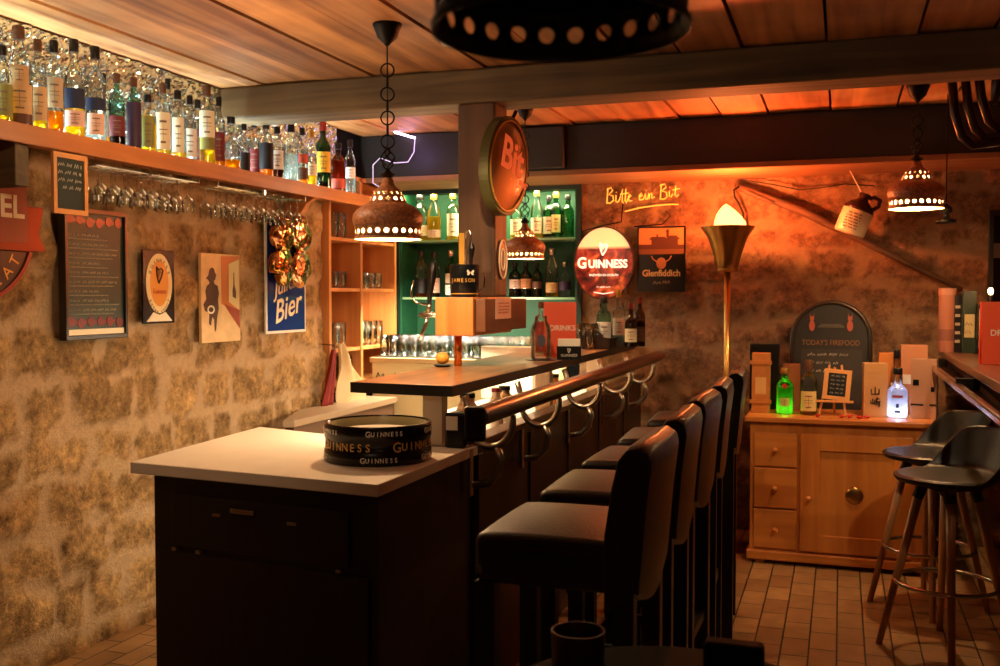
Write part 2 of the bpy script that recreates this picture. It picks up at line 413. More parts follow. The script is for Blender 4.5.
struct('floor', box(B(), XL-.3, XR+.1, YN-.1, YB+.35, -0.1, 0), mf)
# ceiling: boards running away from the viewer, with dark joints
bm = B(); lay = bm.loops.layers.float_color.new('tint'); rnd = random.Random(5)
x = XL-0.02; k = 0; marks = [-2.795, -2.54, -2.24, -1.98, -1.71, -1.45, -1.16, -0.85, -0.625, -0.38, -0.065, 0.26, 0.52, 0.8, 1.1]
for k in range(len(marks)-1):
    a, c = marks[k], marks[k+1]; z = ZC + (0.006 if k % 2 else 0.0)
    n0 = len(bm.faces); box(bm, a+0.006, c-0.006, YN, YB, z, z+0.03); bm.faces.ensure_lookup_table()
    t = rnd.uniform(0.72, 1.12); tt = (t, t*rnd.uniform(.94, 1), t*rnd.uniform(.88, .98), 1)
    if k == 0: tt = (1.25, 1.3, 1.3, 1)  # wall-side board tinted brighter, painting in the shelf LED's light
    for f in bm.faces[n0:]:
        for l in f.loops: l[lay] = tt
struct('ceiling', bm, M_plank)
struct('ceiling_slab', box(B(), XL-.3, XR+.1, YN-.1, YB+.35, ZC+0.06, ZC+0.16), M_darkbeam)
# structure beams
cross = box(B(), XL, XR, 4.05, 4.27, 2.222, ZC); struct('trim_1', cross, M_beam, bevel=0.012)
bb = box(B(), XL-.01, XR, 5.57, YB+0.02, 2.115, ZC); struct('trim_2', bb, M_darkbeam, bevel=0.006)
struct('trim_3', box(B(), XL-.01, XR, 5.56, YB+0.02, 2.085, 2.115), wood('lath_wood', '#7a5234', '#9a6c48', 'x', 0.6), bevel=0.003)
struct('trim_4', box(B(), -1.95, -1.50, 5.50, 5.57, 2.125, 2.355), M_darkbeam, bevel=0.006)
# wall around the bottle niche (left part of back wall)
M_green = mat('niche_green', '#145034', 0.55)
M_greend = mat('niche_frame', '#10291e', 0.4)
NX0, NX1, NZ0, NZ1 = -2.765, -1.56, 0.98, 2.085
bm = B(); box(bm, XL-.25, NX1+0.03, YB-0.0, YB+0.26, 0, NZ0); box(bm, XL-.25, NX0, YB, YB+0.3, NZ0, ZC); box(bm, NX0, NX1+.03, YB, YB+.3, NZ1, ZC); struct('wall_niche', bm, M_stoneB)
# recess of the glass cabinet in the left wall
bm = B(); box(bm, XL-.3, XL, 5.08, YB+.05, 0, 0.80); box(bm, XL-.3, XL, 5.08, YB+.05, 2.12, ZC); box(bm, XL-.3, XL-.27, 5.08, YB+.05, .80, 2.12); struct('wall_recess', bm, M_stoneB)

# ---------------------------------------------------------------- niche shelf unit with green back
t = thing('bottle_cabinet', 'green painted bottle cabinet with two lit shelves set in the back wall', 'shelf', (0, 0, 0))
bm = B(); box(bm, NX0, NX1, YB+0.245, YB+0.26, NZ0, NZ1); box(bm, NX0, NX0+.012, YB-.01, YB+.25, NZ0, NZ1); box(bm, NX1-.012, NX1, YB-.01, YB+.25, NZ0, NZ1); box(bm, NX0, NX1, YB-.01, YB+.25, NZ1-.012, NZ1)
obj('carcass', bm, M_green, t)
bm = B(); box(bm, NX0-.03, NX1+.03, YB-.03, YB-.01, NZ1-.03, NZ1+.005); box(bm, NX0-.03, NX0, YB-.03, YB-.01, NZ0, NZ1-.03); box(bm, NX1, NX1+.03, YB-.03, YB-.01, NZ0, NZ1-.03)
obj('front_frame', bm, M_greend, t)
M_shelfgl = mat('shelf_edge_green', '#8fb98a', 0.25)
for z in (1.76, 1.385): obj('shelf', box(B(), NX0+.012, NX1-.012, YB, YB+.245, z-.014, z), M_shelfgl, t)

# ---------------------------------------------------------------- glass cabinet of pigeonholes on the left wall
t = thing('glass_cabinet', 'open honey wood pigeonhole cabinet holding glasses at left wall end', 'cabinet', (0, 0, 0))
CY = [5.09, 5.50, 6.0]
fm = B()
for y in (5.09, 5.485, 5.975): box(fm, XL-.25, XL+.035, y, y+.028, .80, 2.11)
obj('upright', fm, M_cab, t, bevel=.002)
obj('back_panel', box(B(), XL-.262, XL-.25, 5.09, 6.0, .80, 2.11), M_cab, t)
obj('top_board', box(B(), XL-.25, XL+.035, 5.118, 5.975, 2.085, 2.11), M_cab, t)
cab_levels = [1.735, 1.44, 1.085, 0.885]
for z in cab_levels:
    bm = B(); box(bm, XL-.25, XL+.03, 5.118, 5.485, z-.02, z); box(bm, XL-.25, XL+.03, 5.513, 5.975, z-.02, z); obj('shelf_board', bm, M_cab, t, bevel=.002)

# ---------------------------------------------------------------- high bottle shelf on the left wall
SHZ = 1.967
t = thing('bottle_shelf', 'long varnished plank shelf high on left stone wall holding spirits', 'shelf', (0, 0, 0))
obj('plank', box(B(), XL+.01, -2.60, 1.9, 5.30, SHZ-.035, SHZ), M_shelf, t, bevel=.004)
obj('front_lip', box(B(), -2.60, -2.582, 1.9, 5.30, SHZ-.062, SHZ+.004), M_shelf, t, bevel=.003)
def bracket(y, sc=1.0):
    pts = [(0, 0), (.20*sc, 0), (.20*sc, -.02), (.17*sc, -.03), (.13*sc, -.055), (.10*sc, -.10), (.06*sc, -.12), (.03*sc, -.15), (0, -.17)]
    bm = prism(B(), pts, -.02, .02)
    bm.transform(Matrix.Translation((XL+.012, y, SHZ-.036)) @ Matrix.Rotation(PI/2, 4, 'X'))
    return bm
obj('bracket', bracket(4.67), M_shelf, t, bevel=.003)
bm = box(B(), XL+.01, -2.62, 2.66, 2.72, SHZ-.20, SHZ-.036); obj('bracket', bm, M_beam, t, bevel=.004)
# crumpled foil sheet behind the bottles
bm = B(); nu, nv = 420, 52; g = []
for j in range(nv+1):
    r_ = []
    for i in range(nu+1):
        y = 1.9+3.3*i/nu; z = SHZ+0.002+(ZC-SHZ-.01)*j/nv
        p = Vector((y*20, z*20, 1)); h = abs(noise.noise(p))*.026 + abs(noise.noise(p*2.3))*.012
        r_.append(bm.verts.new((XL+.024+h, y, z)))
    g.append(r_)
for j in range(nv):
    for i in range(nu): bm.faces.new((g[j][i], g[j][i+1], g[j+1][i+1], g[j+1][i]))
o = obj('foil_sheet', bm, mat('silver_foil', '#ccd4ce', 0.16, 0.95)); tag(o, 'crumpled silver foil sheet lining the wall behind the shelf bottles', 'foil')

# ================================================================ BOTTLES
PROFILES = {   # (radius fraction, height fraction)
 'round': [(0,0),(.96,0),(1,.02),(1,.58),(.97,.63),(.86,.68),(.60,.73),(.42,.76),(.37,.80),(.36,.90)],
 'slope': [(0,0),(.96,0),(1,.02),(1,.52),(.92,.61),(.72,.69),(.48,.76),(.38,.82),(.36,.91)],
 'squat': [(0,0),(.9,0),(1,.04),(1,.44),(.95,.54),(.70,.62),(.40,.67),(.34,.76),(.34,.86)],
 'square':[(0,0),(.97,0),(1,.02),(1,.60),(.95,.65),(.60,.68),(.40,.71),(.36,.80),(.36,.90)],
 'tall':  [(0,0),(.96,0),(1,.02),(1,.62),(.85,.70),(.52,.76),(.40,.82),(.38,.92)],
}
def bottle(h, r, kind='round', glass=None, liquid=None, level=.5, cap=None, caph=None, labels=(), face=-PI/2, name='spirits_bottle', label='', group=None, loc=(0,0,0), capr=None, seal=None):
    glass = glass or M_glass; t = thing(name, label, 'bottle', loc, 0, group)
    P = PROFILES[kind]; sq = kind == 'square'
    prof = [(a*r, b_*h) for a, b_ in P]; ntop = prof[-1]
    o = obj('glass_body', lathe(B(), prof, 20, cap=False), glass, t, smooth=True); smooth_angle(o, 45)
    if liquid:
        lp = []
        for a, b_ in prof:
            if b_ <= level*h: lp.append((max(0, a-.003), b_+.004))
        lp += [(max(0.004, lp[-1][0]), max(level*h, lp[-1][1]+.001)), (0, max(level*h, lp[-1][1]+.001))]
        obj('liquid', lathe(B(), lp, 18, cap=False), liquid, t, smooth=True)
    ch = caph or .13*h; cr = capr or ntop[0]*1.32
    z0 = h-ch
    c = lathe(B(), [(0, z0), (cr*.96, z0), (cr, z0+.002), (cr, h-.003), (cr*.92, h), (0, h)], 14)
    smooth_angle(obj('stopper', c, cap or M_blackcap, t), 40)
    for (za, zb, mm, arc) in labels:
        lb = lathe(B(), [(r+.0012, za*h), (r+.0012, zb*h)], 14, 0, 0, face-arc/2, face+arc/2)
        obj('paper_label', lb, mm, t)
        if (zb-za) > .13 and mm not in (blk, nav, purp):
            lp_ = B()
            for q, (f0, f1, wd) in enumerate(((.72, .78, .50), (.52, .545, .62), (.40, .42, .55), (.16, .22, .38))):
                lathe(lp_, [(r+.0018, (za+(zb-za)*f0)*h), (r+.0018, (za+(zb-za)*f1)*h)], 6, 0, 0, face-arc/2*wd*.8, face+arc/2*wd*.8)
            lathe(lp_, [(r+.0016, (za+(zb-za)*.15)*h), (r+.0016, (za+(zb-za)*.8)*h)], 2, 0, 0, face-.02, face+.02)
            bmesh.ops.remove_doubles(lp_, verts=lp_.verts[:], dist=.00001); obj('label_print', lp_, prt, t)
    if seal:
        bmx = lathe(B(), [(0, 0), (seal[1], 0), (seal[1], .003), (0, .003)], 16)
        bmx.transform(Matrix.Translation((math.cos(face)*(r+.001), math.sin(face)*(r+.001), seal[0]*h)) @ Matrix.Rotation(face+PI/2, 4, 'Z') @ Matrix.Rotation(PI/2, 4, 'X'))
        obj('round_seal', bmx, seal[2], t)
    return t
prt = flatm('#7a5e48'); tan_ = flatm('#c8a070'); cre = flatm('#e6dcc0'); blk = flatm('#15131a'); nav = flatm('#1a2340'); mar = flatm('#6a1e24'); olv = flatm('#8a8440'); wht = flatm('#e6e8e4'); yel = flatm('#e0b43c'); redl = flatm('#c4452e'); pnk = flatm('#d9b0a0'); brn = flatm('#5c3420'); grnl = flatm('#2c5a40'); purp = flatm('#3a2240')
G28 = 'spirits on the high left shelf'
D = 2.2
shelf_bottles = [ # px, top y, row(0 front,1 back), width px, kind, glass, liquid, level, cap, labels, label text
 (3, 46, 0, 20,'round',M_glass,M_pale,.4,M_blackcap,[(.1,.5,olv,D)],'pale bottle with olive label cut by left photo edge on high shelf'),
 (20,27,0,25,'slope',M_glass,M_darkliq,.16,M_cork,[(.13,.42,tan_,D),(.42,.60,tan_,1.5),(.04,.13,brn,D)],'large bottle with tall arched tan label, second from left on high shelf'),
 (39,40,0,17,'round',M_glass,M_pale,.12,M_cork,[(.12,.48,tan_,D)],'slim bottle with brown wooden stopper and plain tan label on high shelf'),
 (55,41,0,17,'tall',M_glass,M_whisky,.25,M_blackcap,[(.28,.60,flatm('#b8a080'),D)],'black capped bottle with beige label above glowing amber whisky on high shelf'),
 (75,40,0,20,'round',M_glass,M_pale,.3,M_blackcap,[(.30,.50,nav,D),(.12,.28,pnk,D),],'black capped bottle with navy label over pale label beside amber bottle on shelf'),
 (96,47,0,20,'round',M_glass,M_clearliq,.3,M_blackcap,[(.33,.46,nav,D),(.08,.30,pnk,1.8)],'clear rounded bottle with narrow navy band and low white label on high shelf'),
 (104,74,1,12,'round',M_glass,M_whisky,.4,M_blackcap,[(.15,.5,cre,D)],'small bottle peeping out behind the navy banded bottle on high shelf'),
 (117,74,0,16,'round',M_glasst,M_darkliq,.3,M_cork,[(.15,.42,mar,D)],'teal glass bottle with maroon label and cork stopper on high shelf'),
 (134,78,0,15,'tall',M_glasst,M_darkliq,.3,M_cork,[(.06,.66,purp,D)],'bottle wrapped in dark purple label with cork stopper on high shelf'),
 (148,95,0,17,'square',M_glass,M_pale,.5,M_blackcap,[(.1,.62,olv,1.6)],'short square bottle with olive label and black cap on high shelf'),
 (163,84,0,15,'round',M_glass,M_pale,.1,M_cork,[(.1,.60,cre,D)],'bottle with cream label and light cork, left of a cream labelled pair'),
 (168,79,1,12,'round',M_glass,M_clearliq,.3,M_blackcap,[(.2,.5,wht,D)],'taller black capped bottle standing behind the two cream labelled bottles'),
 (178,91,0,16,'round',M_glass,M_pale,.12,M_blackcap,[(.1,.60,cre,1.5)],'bottle with cream label and dark cap, right of a cream labelled pair'),
 (190,96,0,13,'round',M_glass,M_clearliq,.3,M_blackcap,[(.08,.5,wht,D)],'narrow clear bottle with bright white label on high shelf'),
 (198,100,1,13,'round',M_glass,M_whisky,.4,M_blackcap,[(.1,.55,mar,D)],'bottle with deep red label half hidden behind white labelled bottle'),
 (207,86,0,16,'tall',M_glass,M_pale,.22,M_cork,[(.35,.68,cre,D),(.2,.35,olv,D)],'tall straight bottle with cream over olive label above bright yellow whisky'),
 (219,97,0,12,'round',M_glass,M_whisky,.2,M_blackcap,[(.1,.5,mar,D)],'narrow bottle with dark red label right of tall cream labelled bottle'),
 (231,117,0,19,'squat',M_glass,M_whisky,.2,M_blackcap,[],'squat clear decanter with wide black stopper on high shelf'),
 (244,124,0,12,'round',M_glass,M_clearliq,.3,M_blackcap,[(.04,.42,blk,D)],'clear bottle with solid black label right of the squat decanter'),
 (254,120,1,12,'round',M_glass,M_whisky,.4,M_blackcap,[(.1,.5,mar,D)],'dark capped bottle standing just behind the black labelled bottle'),
 (266,122,0,15,'slope',M_glass,M_whisky,.3,M_blackcap,[(.15,.62,blk,D)],'sloping bottle with big black label above amber whisky on high shelf'),
 (277,127,0,13,'round',M_glass,M_darkliq,.2,M_blackcap,[(.2,.55,wht,D)],'bottle with tall white label and black neck on high shelf'),
 (291,125,0,15,'tall',M_glass,M_clearliq,.5,M_blackcap,[],'straight unlabelled clear bottle with thin black stopper on high shelf'),
 (302,128,0,12,'round',M_glass,M_whisky,.3,M_blackcap,[(.38,.54,redl,D),(.1,.3,brn,D)],'bottle with orange red band label and black cap on high shelf'),
 (311,130,0,12,'tall',M_glass,M_pale,.4,M_goldcap,[(.2,.4,cre,D)],'slim yellow bottle with gold stopper left of the green bottle'),
 (323,122,0,16,'round',M_glassdg,M_darkliq,.12,M_redcap,[(.25,.55,yel,D)],'green glass whiskey bottle with yellow label and red cap on high shelf'),
 (338,143,0,15,'round',M_glassb,M_whisky,.65,M_blackcap,[(.08,.27,redl,D)],'amber bottle with low red label right of the green bottle'),
 (350,140,0,11,'tall',M_glass,M_clearliq,.4,M_blackcap,[(.3,.5,wht,D)],'last bottle at the cabinet end of the high shelf, pale with dark cap'),
]
for (px, ty, row, wpx, kind, gl, lq, lv, cap, labs, txt) in shelf_bottles:
    X = -2.655 if row == 0 else -2.715
    p = at(px, 120, 'x', X); q = at(px, ty, 'x', X)
    d = (Vector((X, p.y, H))-Vector((0, 0, H))).dot(FW)
    hgt = max(.2, min(.37, q.z - SHZ)); r = wpx*d/2000*.98
    bottle(hgt, r, kind, gl, lq, lv, cap, None, labs, math.atan2(-p.y, -X), label=txt, group=G28, loc=(X, p.y, SHZ))

# niche bottles: px, top y, level z, width
NY = YB+.07
niche = [
 (420,193,1.76,17,'round',M_glass,M_pale,.2,M_blackcap,[(.1,.32,cre,D)],'clear bottle with black stopper at left end of upper niche shelf'),
 (434,192,1.76,15,'slope',M_glass,M_pale,.5,M_goldcap,[(.06,.22,pnk,D)],'bottle with low pink label and bluish neck on upper niche shelf'),
 (453,192,1.76,14,'round',M_glass,M_pale,.3,M_goldcap,[(.08,.55,cre,D)],'bottle with large cream label left of the pillar on upper niche shelf'),
 (516,200,1.76,13,'round',M_glass,M_pale,.3,M_goldcap,[(.1,.5,cre,D)],'cream labelled bottle right behind the lamp chain on upper niche shelf'),
 (537,188,1.76,14,'slope',M_glass,M_pale,.4,M_goldcap,[(.1,.42,cre,D)],'slope shouldered yellow green bottle on upper niche shelf right of chain'),
 (549,196,1.76,13,'round',M_glassg,M_darkliq,.1,M_blackcap,[(.1,.5,cre,D)],'dark bottle with cream label beside the bright green bottle in niche'),
 (556,192,1.76,13,'round',M_glassg,M_clearliq,.3,M_goldcap,[(.12,.5,flatm('#e8d890'),1.6)],'bright green bottle with pale label on upper niche shelf'),
 (568,195,1.76,13,'round',M_glassg,M_clearliq,.3,M_blackcap,[],'green bottle with black wide stopper at right end of upper niche shelf'),
 (421,250,1.385,13,'round',M_glass,M_whisky,.3,M_blackcap,[(.08,.4,blk,D)],'bottle with dark label at left end of lower niche shelf'),
 (434,252,1.385,13,'round',M_glass,M_darkliq,.25,M_blackcap,[(.1,.42,pnk,D)],'bottle with pink label behind the tap handle on lower niche shelf'),
 (451,248,1.385,13,'round',M_glassg,M_clearliq,.3,M_chrome,[(.3,.5,cre,D),(.05,.26,wht,D)],'green tinted bottle with silver neck and two pale labels in niche'),
 (515,262,1.385,13,'round',M_glassdg,M_darkliq,.3,M_blackcap,[(.25,.5,pnk,D)],'first of three dark wine bottles with pale labels on lower niche shelf'),
 (526,262,1.385,12,'round',M_glassdg,M_darkliq,.3,M_blackcap,[(.25,.52,flatm('#c88050'),D)],'dark wine bottle with orange label, middle of three on lower niche shelf'),
 (537,262,1.385,11,'round',M_glassdg,M_darkliq,.3,M_blackcap,[(.25,.45,brn,D)],'dark bottle with brown label, right of three on lower niche shelf'),
 (552,243,1.385,14,'slope',M_glass,M_pale,.3,M_chrome,[(.1,.3,flatm('#d0a060'),D)],'tall tapered bottle with silver pourer on lower niche shelf'),
 (565,262,1.385,13,'squat',M_glass,M_clearliq,.4,M_chrome,[(.2,.45,purp,D)],'short clear bottle with dark label at right end of lower niche shelf'),
]
for (px, ty, zb, wpx, kind, gl, lq, lv, cap, labs, txt) in niche:
    q = at(px, ty, 'y', NY); d = (q-Vector((0, 0, H))).dot(FW); r = wpx*d/2000*.95
    bottle(max(.2, min(.31, q.z-zb)), r, kind, gl, lq, lv, cap, None, labs, math.atan2(-NY, -q.x), label=txt, group='spirits in the green lit niche', loc=(q.x, NY, zb))

# ================================================================ GLASSWARE
def tumbler(name='tumbler', label='', cat='glass', h=.10, r=.033, loc=(0,0,0), group=None, stem=False, invert=False, taper=.85):
    t = thing(name, label, cat, loc, 0, group)
    if stem:
        prof = [(r*.9, 0), (r*.9, .003), (.004, .008), (.0035, h*.45), (.012, h*.5), (r*.95, h*.66), (r, h*.8), (r*.85, h)]
    else:
        prof = [(0, 0), (r*taper, 0), (r*.95, h*.5), (r, h), (r*.92, h), (r*.86, h*.4), (r*taper*.85, .012), (0, .012)]
    bm = lathe(B(), prof, 14, cap=False)
    if invert: bm.transform(Matrix.Translation((0, 0, h)) @ Matrix.Rotation(PI, 4, 'X'))
    o = obj('bowl' if stem else 'glass_wall', bm, M_glass, t, smooth=True)
    return t
proto_pint = tumbler('beer_glass', 'straight clear beer glass standing in the pigeonhole cabinet', h=.15, r=.032, group='beer glasses in the cabinet')
proto_low = tumbler('tumbler', 'low clear whisky tumbler standing in the pigeonhole cabinet', h=.10, r=.036, group='tumblers in the cabinet')
usedp = {'p': False, 'l': False}
def put(proto, key, loc, label=None, group=None):
    if not usedp.get(key): usedp[key] = True; proto.location = loc; o = proto
    else: o = dup(proto, loc)
    if label: o['label'] = label
    if group: o['group'] = group
    return o
for z, key, proto, ys in ((1.735, 'p', proto_pint, (5.19, 5.27, 5.36)), (1.44, 'l', proto_low, (5.18, 5.26, 5.35, 5.58, 5.66, 5.75, 5.84)), (1.085, 'p', proto_pint, (5.19, 5.27, 5.35, 5.62, 5.70, 5.78, 5.86)), (0.885, 'p', proto_pint, (5.36, 5.43))):
    for y in ys:
        for xx in (-2.83, -2.93): put(proto, key, (xx, y, z))
# hanging stemware on two wire racks
def rack(y0, y1, txt):
    t = thing('glass_rack', txt, 'rack', (0, 0, 0)); 
    for xx in (-2.62, -2.655, -2.70, -2.735):
        obj('rail', tube(B(), [(xx, y0, SHZ-.085), (xx, y1, SHZ-.085)], .0028, 6), M_chrome, t)
    for yy in (y0, (y0+y1)/2, y1):
        obj('cross_wire', tube(B(), [(-2.61, yy, SHZ-.088), (-2.745, yy, SHZ-.088)], .0025, 6), M_chrome, t)
        for xx in (-2.61, -2.745): obj('hanger', tube(B(), [(xx, yy, SHZ-.088), (xx, yy, SHZ-.036)], .0022, 6), M_chrome, t)
rack(3.03, 3.66, 'chrome wire glass rack under the shelf above the framed drinks menu')
rack(3.80, 4.56, 'chrome wire glass rack under the shelf nearer the blue enamel sign')
wine = tumbler('wine_glass', '', h=.14, r=.028, stem=True, invert=True, loc=(0, 0, 0))
first = True
for (y0, y1, n, lab, grp) in ((3.09, 3.62, 8, 'stemmed wine glass hanging upside down on the left wire rack', 'wine glasses hanging on the left rack'), (3.85, 4.52, 9, 'stemmed wine glass hanging upside down on the right wire rack', 'wine glasses hanging on the right rack')):
    for i in range(n):
        for xx in (-2.637, -2.717):
            loc = (xx, y0+(y1-y0)*i/(n-1), SHZ-.085-.133)
            o = wine if first else dup(wine, loc)
            o.location = loc; o['label'] = lab; o['group'] = grp; first = False

# ================================================================ WALL DECORATION, LEFT
WX = XL+.022
# hanging round brewery sign at the photo edge
t = thing('brewery_sign', 'big round black beer sign with red ribbon at left photo edge', 'sign', M=LEFTW(WX, 2.58, 1.615))
obj('disc', prism(B(), ell(.29, .245, 48), 0, .02), mat('sign_black', '#14100f', .3), t, bevel=.004)
obj('red_rim', ringflat(B(), .295, .25, .014, .0, .026), mat('sign_red', '#8c2a1c', .3), t)
obj('ribbon', prism(B(), [(-.36, -.06), (.345, -.06), (.31, 0), (.335, .10), (-.36, .10), (-.33, .02)], .02, .034), mat('ribbon_copper', '#5c2814', .3, .6), t, bevel=.002)
obj('ribbon_panel', prism(B(), rect(-.25, .255, -.03, .17), .021, .036), mat('ribbon_red', '#6e1c14', .3), t)
text('EL', .11, M_cream, t, .185, .09, .0365, bold=.003)
arc_text('LAT', .24, .20, .06, M_gold, t, -.75, .5, .0205, inward=True)
# chalkboard slate hanging from shelf
t = thing('chalkboard', 'small wood framed chalkboard hanging from shelf front above the menu', 'chalkboard', M=LEFTW(-2.572, 2.85, 1.788))
bm = B()
for a in (rect(-.082, .082, .088, .106), rect(-.082, .082, -.106, -.088), rect(-.082, -.066, -.088, .088), rect(.066, .082, -.088, .088)): prism(bm, a, 0, .012)
obj('wooden_frame', bm, mat('frame_wood', '#c98a4c', .5), t); obj('slate', prism(B(), rect(-.066, .066, -.088, .088), .001, .006), mat('slate_green', '#1f2c25', .7), t)
bm = B()
for k in range(4): squiggle(bm, -.055+.02*(k == 3), .055, .065-.026*k, .013, .0068, .0013, k)
obj('chalk_writing', bm, M_paper, t)
# framed drinks menu
t = thing('drinks_menu', 'dark framed drinks menu with red berries picture on left wall', 'menu', M=LEFTW(WX, 3.190, 1.48))
W_, H_ = .172, .252
bm = B()
for a in (rect(-W_, W_, H_-.018, H_), rect(-W_, W_, -H_, -H_+.018), rect(-W_, -W_+.014, -H_+.018, H_-.018), rect(W_-.014, W_, -H_+.018, H_-.018)): prism(bm, a, 0, .034)
obj('picture_frame', bm, mat('frame_dark', '#241812', .3), t, bevel=.002)
obj('menu_sheet', prism(B(), rect(-W_+.014, W_-.014, -H_+.018, H_-.018), .004, .022), mat('menu_sheet', '#1c3a34', .4), t)
obj('bottom_strip', prism(B(), rect(-W_+.014, W_-.014, -H_+.018, -H_+.04), .022, .0235), M_cream, t)
rnd = random.Random(2)
for yy in (.205, -.185):
    bm = prism(B(), rect(-.155, .155, yy-.006, yy+.006), .022, .0228)
    for k in range(6):
        q = ell(.020, .020, 16, -.135+.053*k, yy+rnd.uniform(-.006, .006)); prism(bm, q, .0222, .0235+.0003*k)
    obj('berry_picture', bm, mat('berries', '#701f1c', .3, var=.4, bscale=60), t)

bm = B(); yy = .150; k = 0
while yy > -.15:
    squiggle(bm, -.14, -.085, yy, .008, .0225, .0009, k); squiggle(bm, -.07, .02+.05*(k % 3), yy, .010, .0225, .0012, k+50)
    squiggle(bm, -.14, .07+.03*((k*2) % 3), yy-.016, .004, .0225, .0008, k+90); yy -= .036; k += 1
obj('menu_lines', bm, mat('menu_print', '#d8d0b4', .5), t)
# oval stout sign
t = thing('harp_sign', 'small black tin sign with oval cream harp label on left wall', 'sign', M=LEFTW(WX, 3.59, 1.435))
obj('tin_plate', prism(B(), rect(-.105, .105, -.157, .157), 0, .010), mat('tin_black', '#101012', .25), t, bevel=.003)
obj('oval_border', prism(B(), ell(.086, .128, 40, 0, .014), .010, .0115), mat('label_cream', '#e8d8a4', .35), t)
obj('oval_field', prism(B(), ell(.06, .098, 40, 0, .014), .0115, .0125), mat('label_orange', '#e09a3c', .35), t)
obj('bow', prism(B(), [(-.085, -.148), (.085, -.148), (.04, -.108), (0, -.12), (-.04, -.108)], .010, .0112), M_cream, t)
text('Guinness', .030, M_red, t, 0, -.02, .0127, sx=.8)
arc_text('GUINNESS', .073, .112, .022, M_black, t, PI/2, 2.0, .0117); arc_text('EXTRA STOUT', .073, .112, .02, M_black, t, -PI/2, 2.0, .0117, inward=True)
def harp(s, x, y, z, m, parent):
    bm = B(); tube(bm, [(x-.3*s, y+.5*s, z), (x-.28*s, y, z), (x-.1*s, y-.5*s, z)], .045*s, 6)
    tube(bm, [(x-.3*s, y+.5*s, z), (x-.1*s, y+.32*s, z), (x+.12*s, y+.42*s, z), (x+.3*s, y+.3*s, z)], .05*s, 6)
    tube(bm, [(x+.3*s, y+.3*s, z), (x+.16*s, y-.1*s, z), (x-.1*s, y-.5*s, z)], .06*s, 6)
    for k in range(4): tube(bm, [(x-.18*s+.1*s*k, y+.34*s, z), (x-.16*s+.08*s*k, y-.3*s+.13*s*k, z)], .016*s, 4)
    return obj('harp_emblem', bm, m, parent)
harp(.07, 0, .05, .0135, M_black, t)
# poster on canvas
t = thing('tin_poster', 'faded cream and orange poster of a dark figure by a doorway', 'poster', M=LEFTW(WX, 4.035, 1.387))
obj('panel', prism(B(), rect(-.155, .155, -.208, .205), 0, .016), mat('poster_cream', '#d9b480', .5, var=.12, bscale=20), t, bevel=.002)
obj('orange_wall', prism(B(), [(.0, .195), (.15, .2), (.15, -.11), (.08, -.05), (.0, -.03)], .016, .0168), mat('poster_orange', '#c8753c', .5), t)
obj('red_floor_shape', prism(B(), [(.02, -.03), (.15, -.06), (.15, -.15), (.06, -.07)], .0168, .0174), mat('poster_rust', '#9c4228', .5), t)
obj('painted_picture', prism(B(), [(.06, .16), (.145, .185), (.145, -.06), (.06, -.02)], .0168, .0178), mat('poster_yel', '#dcc894', .5), t)
obj('painted_bottle', prism(B(), [(.098, .12), (.104, .12), (.106, .06), (.118, .03), (.118, -.005), (.09, .005), (.09, .035), (.096, .06)], .0178, .0184), mat('poster_brown', '#5c4028', .5), t)
bm = B()
prism(bm, [(-.075,.140),(-.058,.135),(-.050,.115),(-.040,.108),(-.048,.085),(-.060,.078),(-.055,.065),(-.030,.055),(-.020,.02),(-.028,-.01),(-.022,-.05),(-.035,-.09),(-.045,-.15),(-.055,-.16),(-.060,-.10),(-.075,-.09),(-.085,-.13),(-.100,-.12),(-.095,-.07),(-.130,-.06),(-.140,-.03),(-.118,-.005),(-.125,.03),(-.112,.055),(-.090,.068),(-.105,.085),(-.120,.088),(-.100,.105),(-.092,.128)], .016, .0172)
obj('painted_figure', bm, mat('poster_dark', '#4a2a20', .5), t)
obj('painted_plate', ringflat(B(), .028, .02, .008, .0176, .019, 20, -.085, -.055), M_cream, t)
# blue enamel sign
t = thing('enamel_sign', 'tall blue enamel beer sign with white script on left wall', 'sign', M=LEFTW(WX, 4.63, 1.50))
obj('white_border', prism(B(), rect(-.2, .2, -.30, .30), 0, .010), mat('enamel_white', '#e8e6e0', .2), t, bevel=.002)
obj('blue_field', prism(B(), rect(-.186, .186, -.286, .286), .010, .0115), mat('enamel_blue', '#1d2d7c', .15, coat=.5), t)
text('Bier', .165, M_cream, t, .0, -.17, .0117, shear=.4, bold=.0015, rot=.25); text('Jülich', .115, M_cream, t, -.01, -.045, .0117, shear=.4, bold=.001, rot=.25)
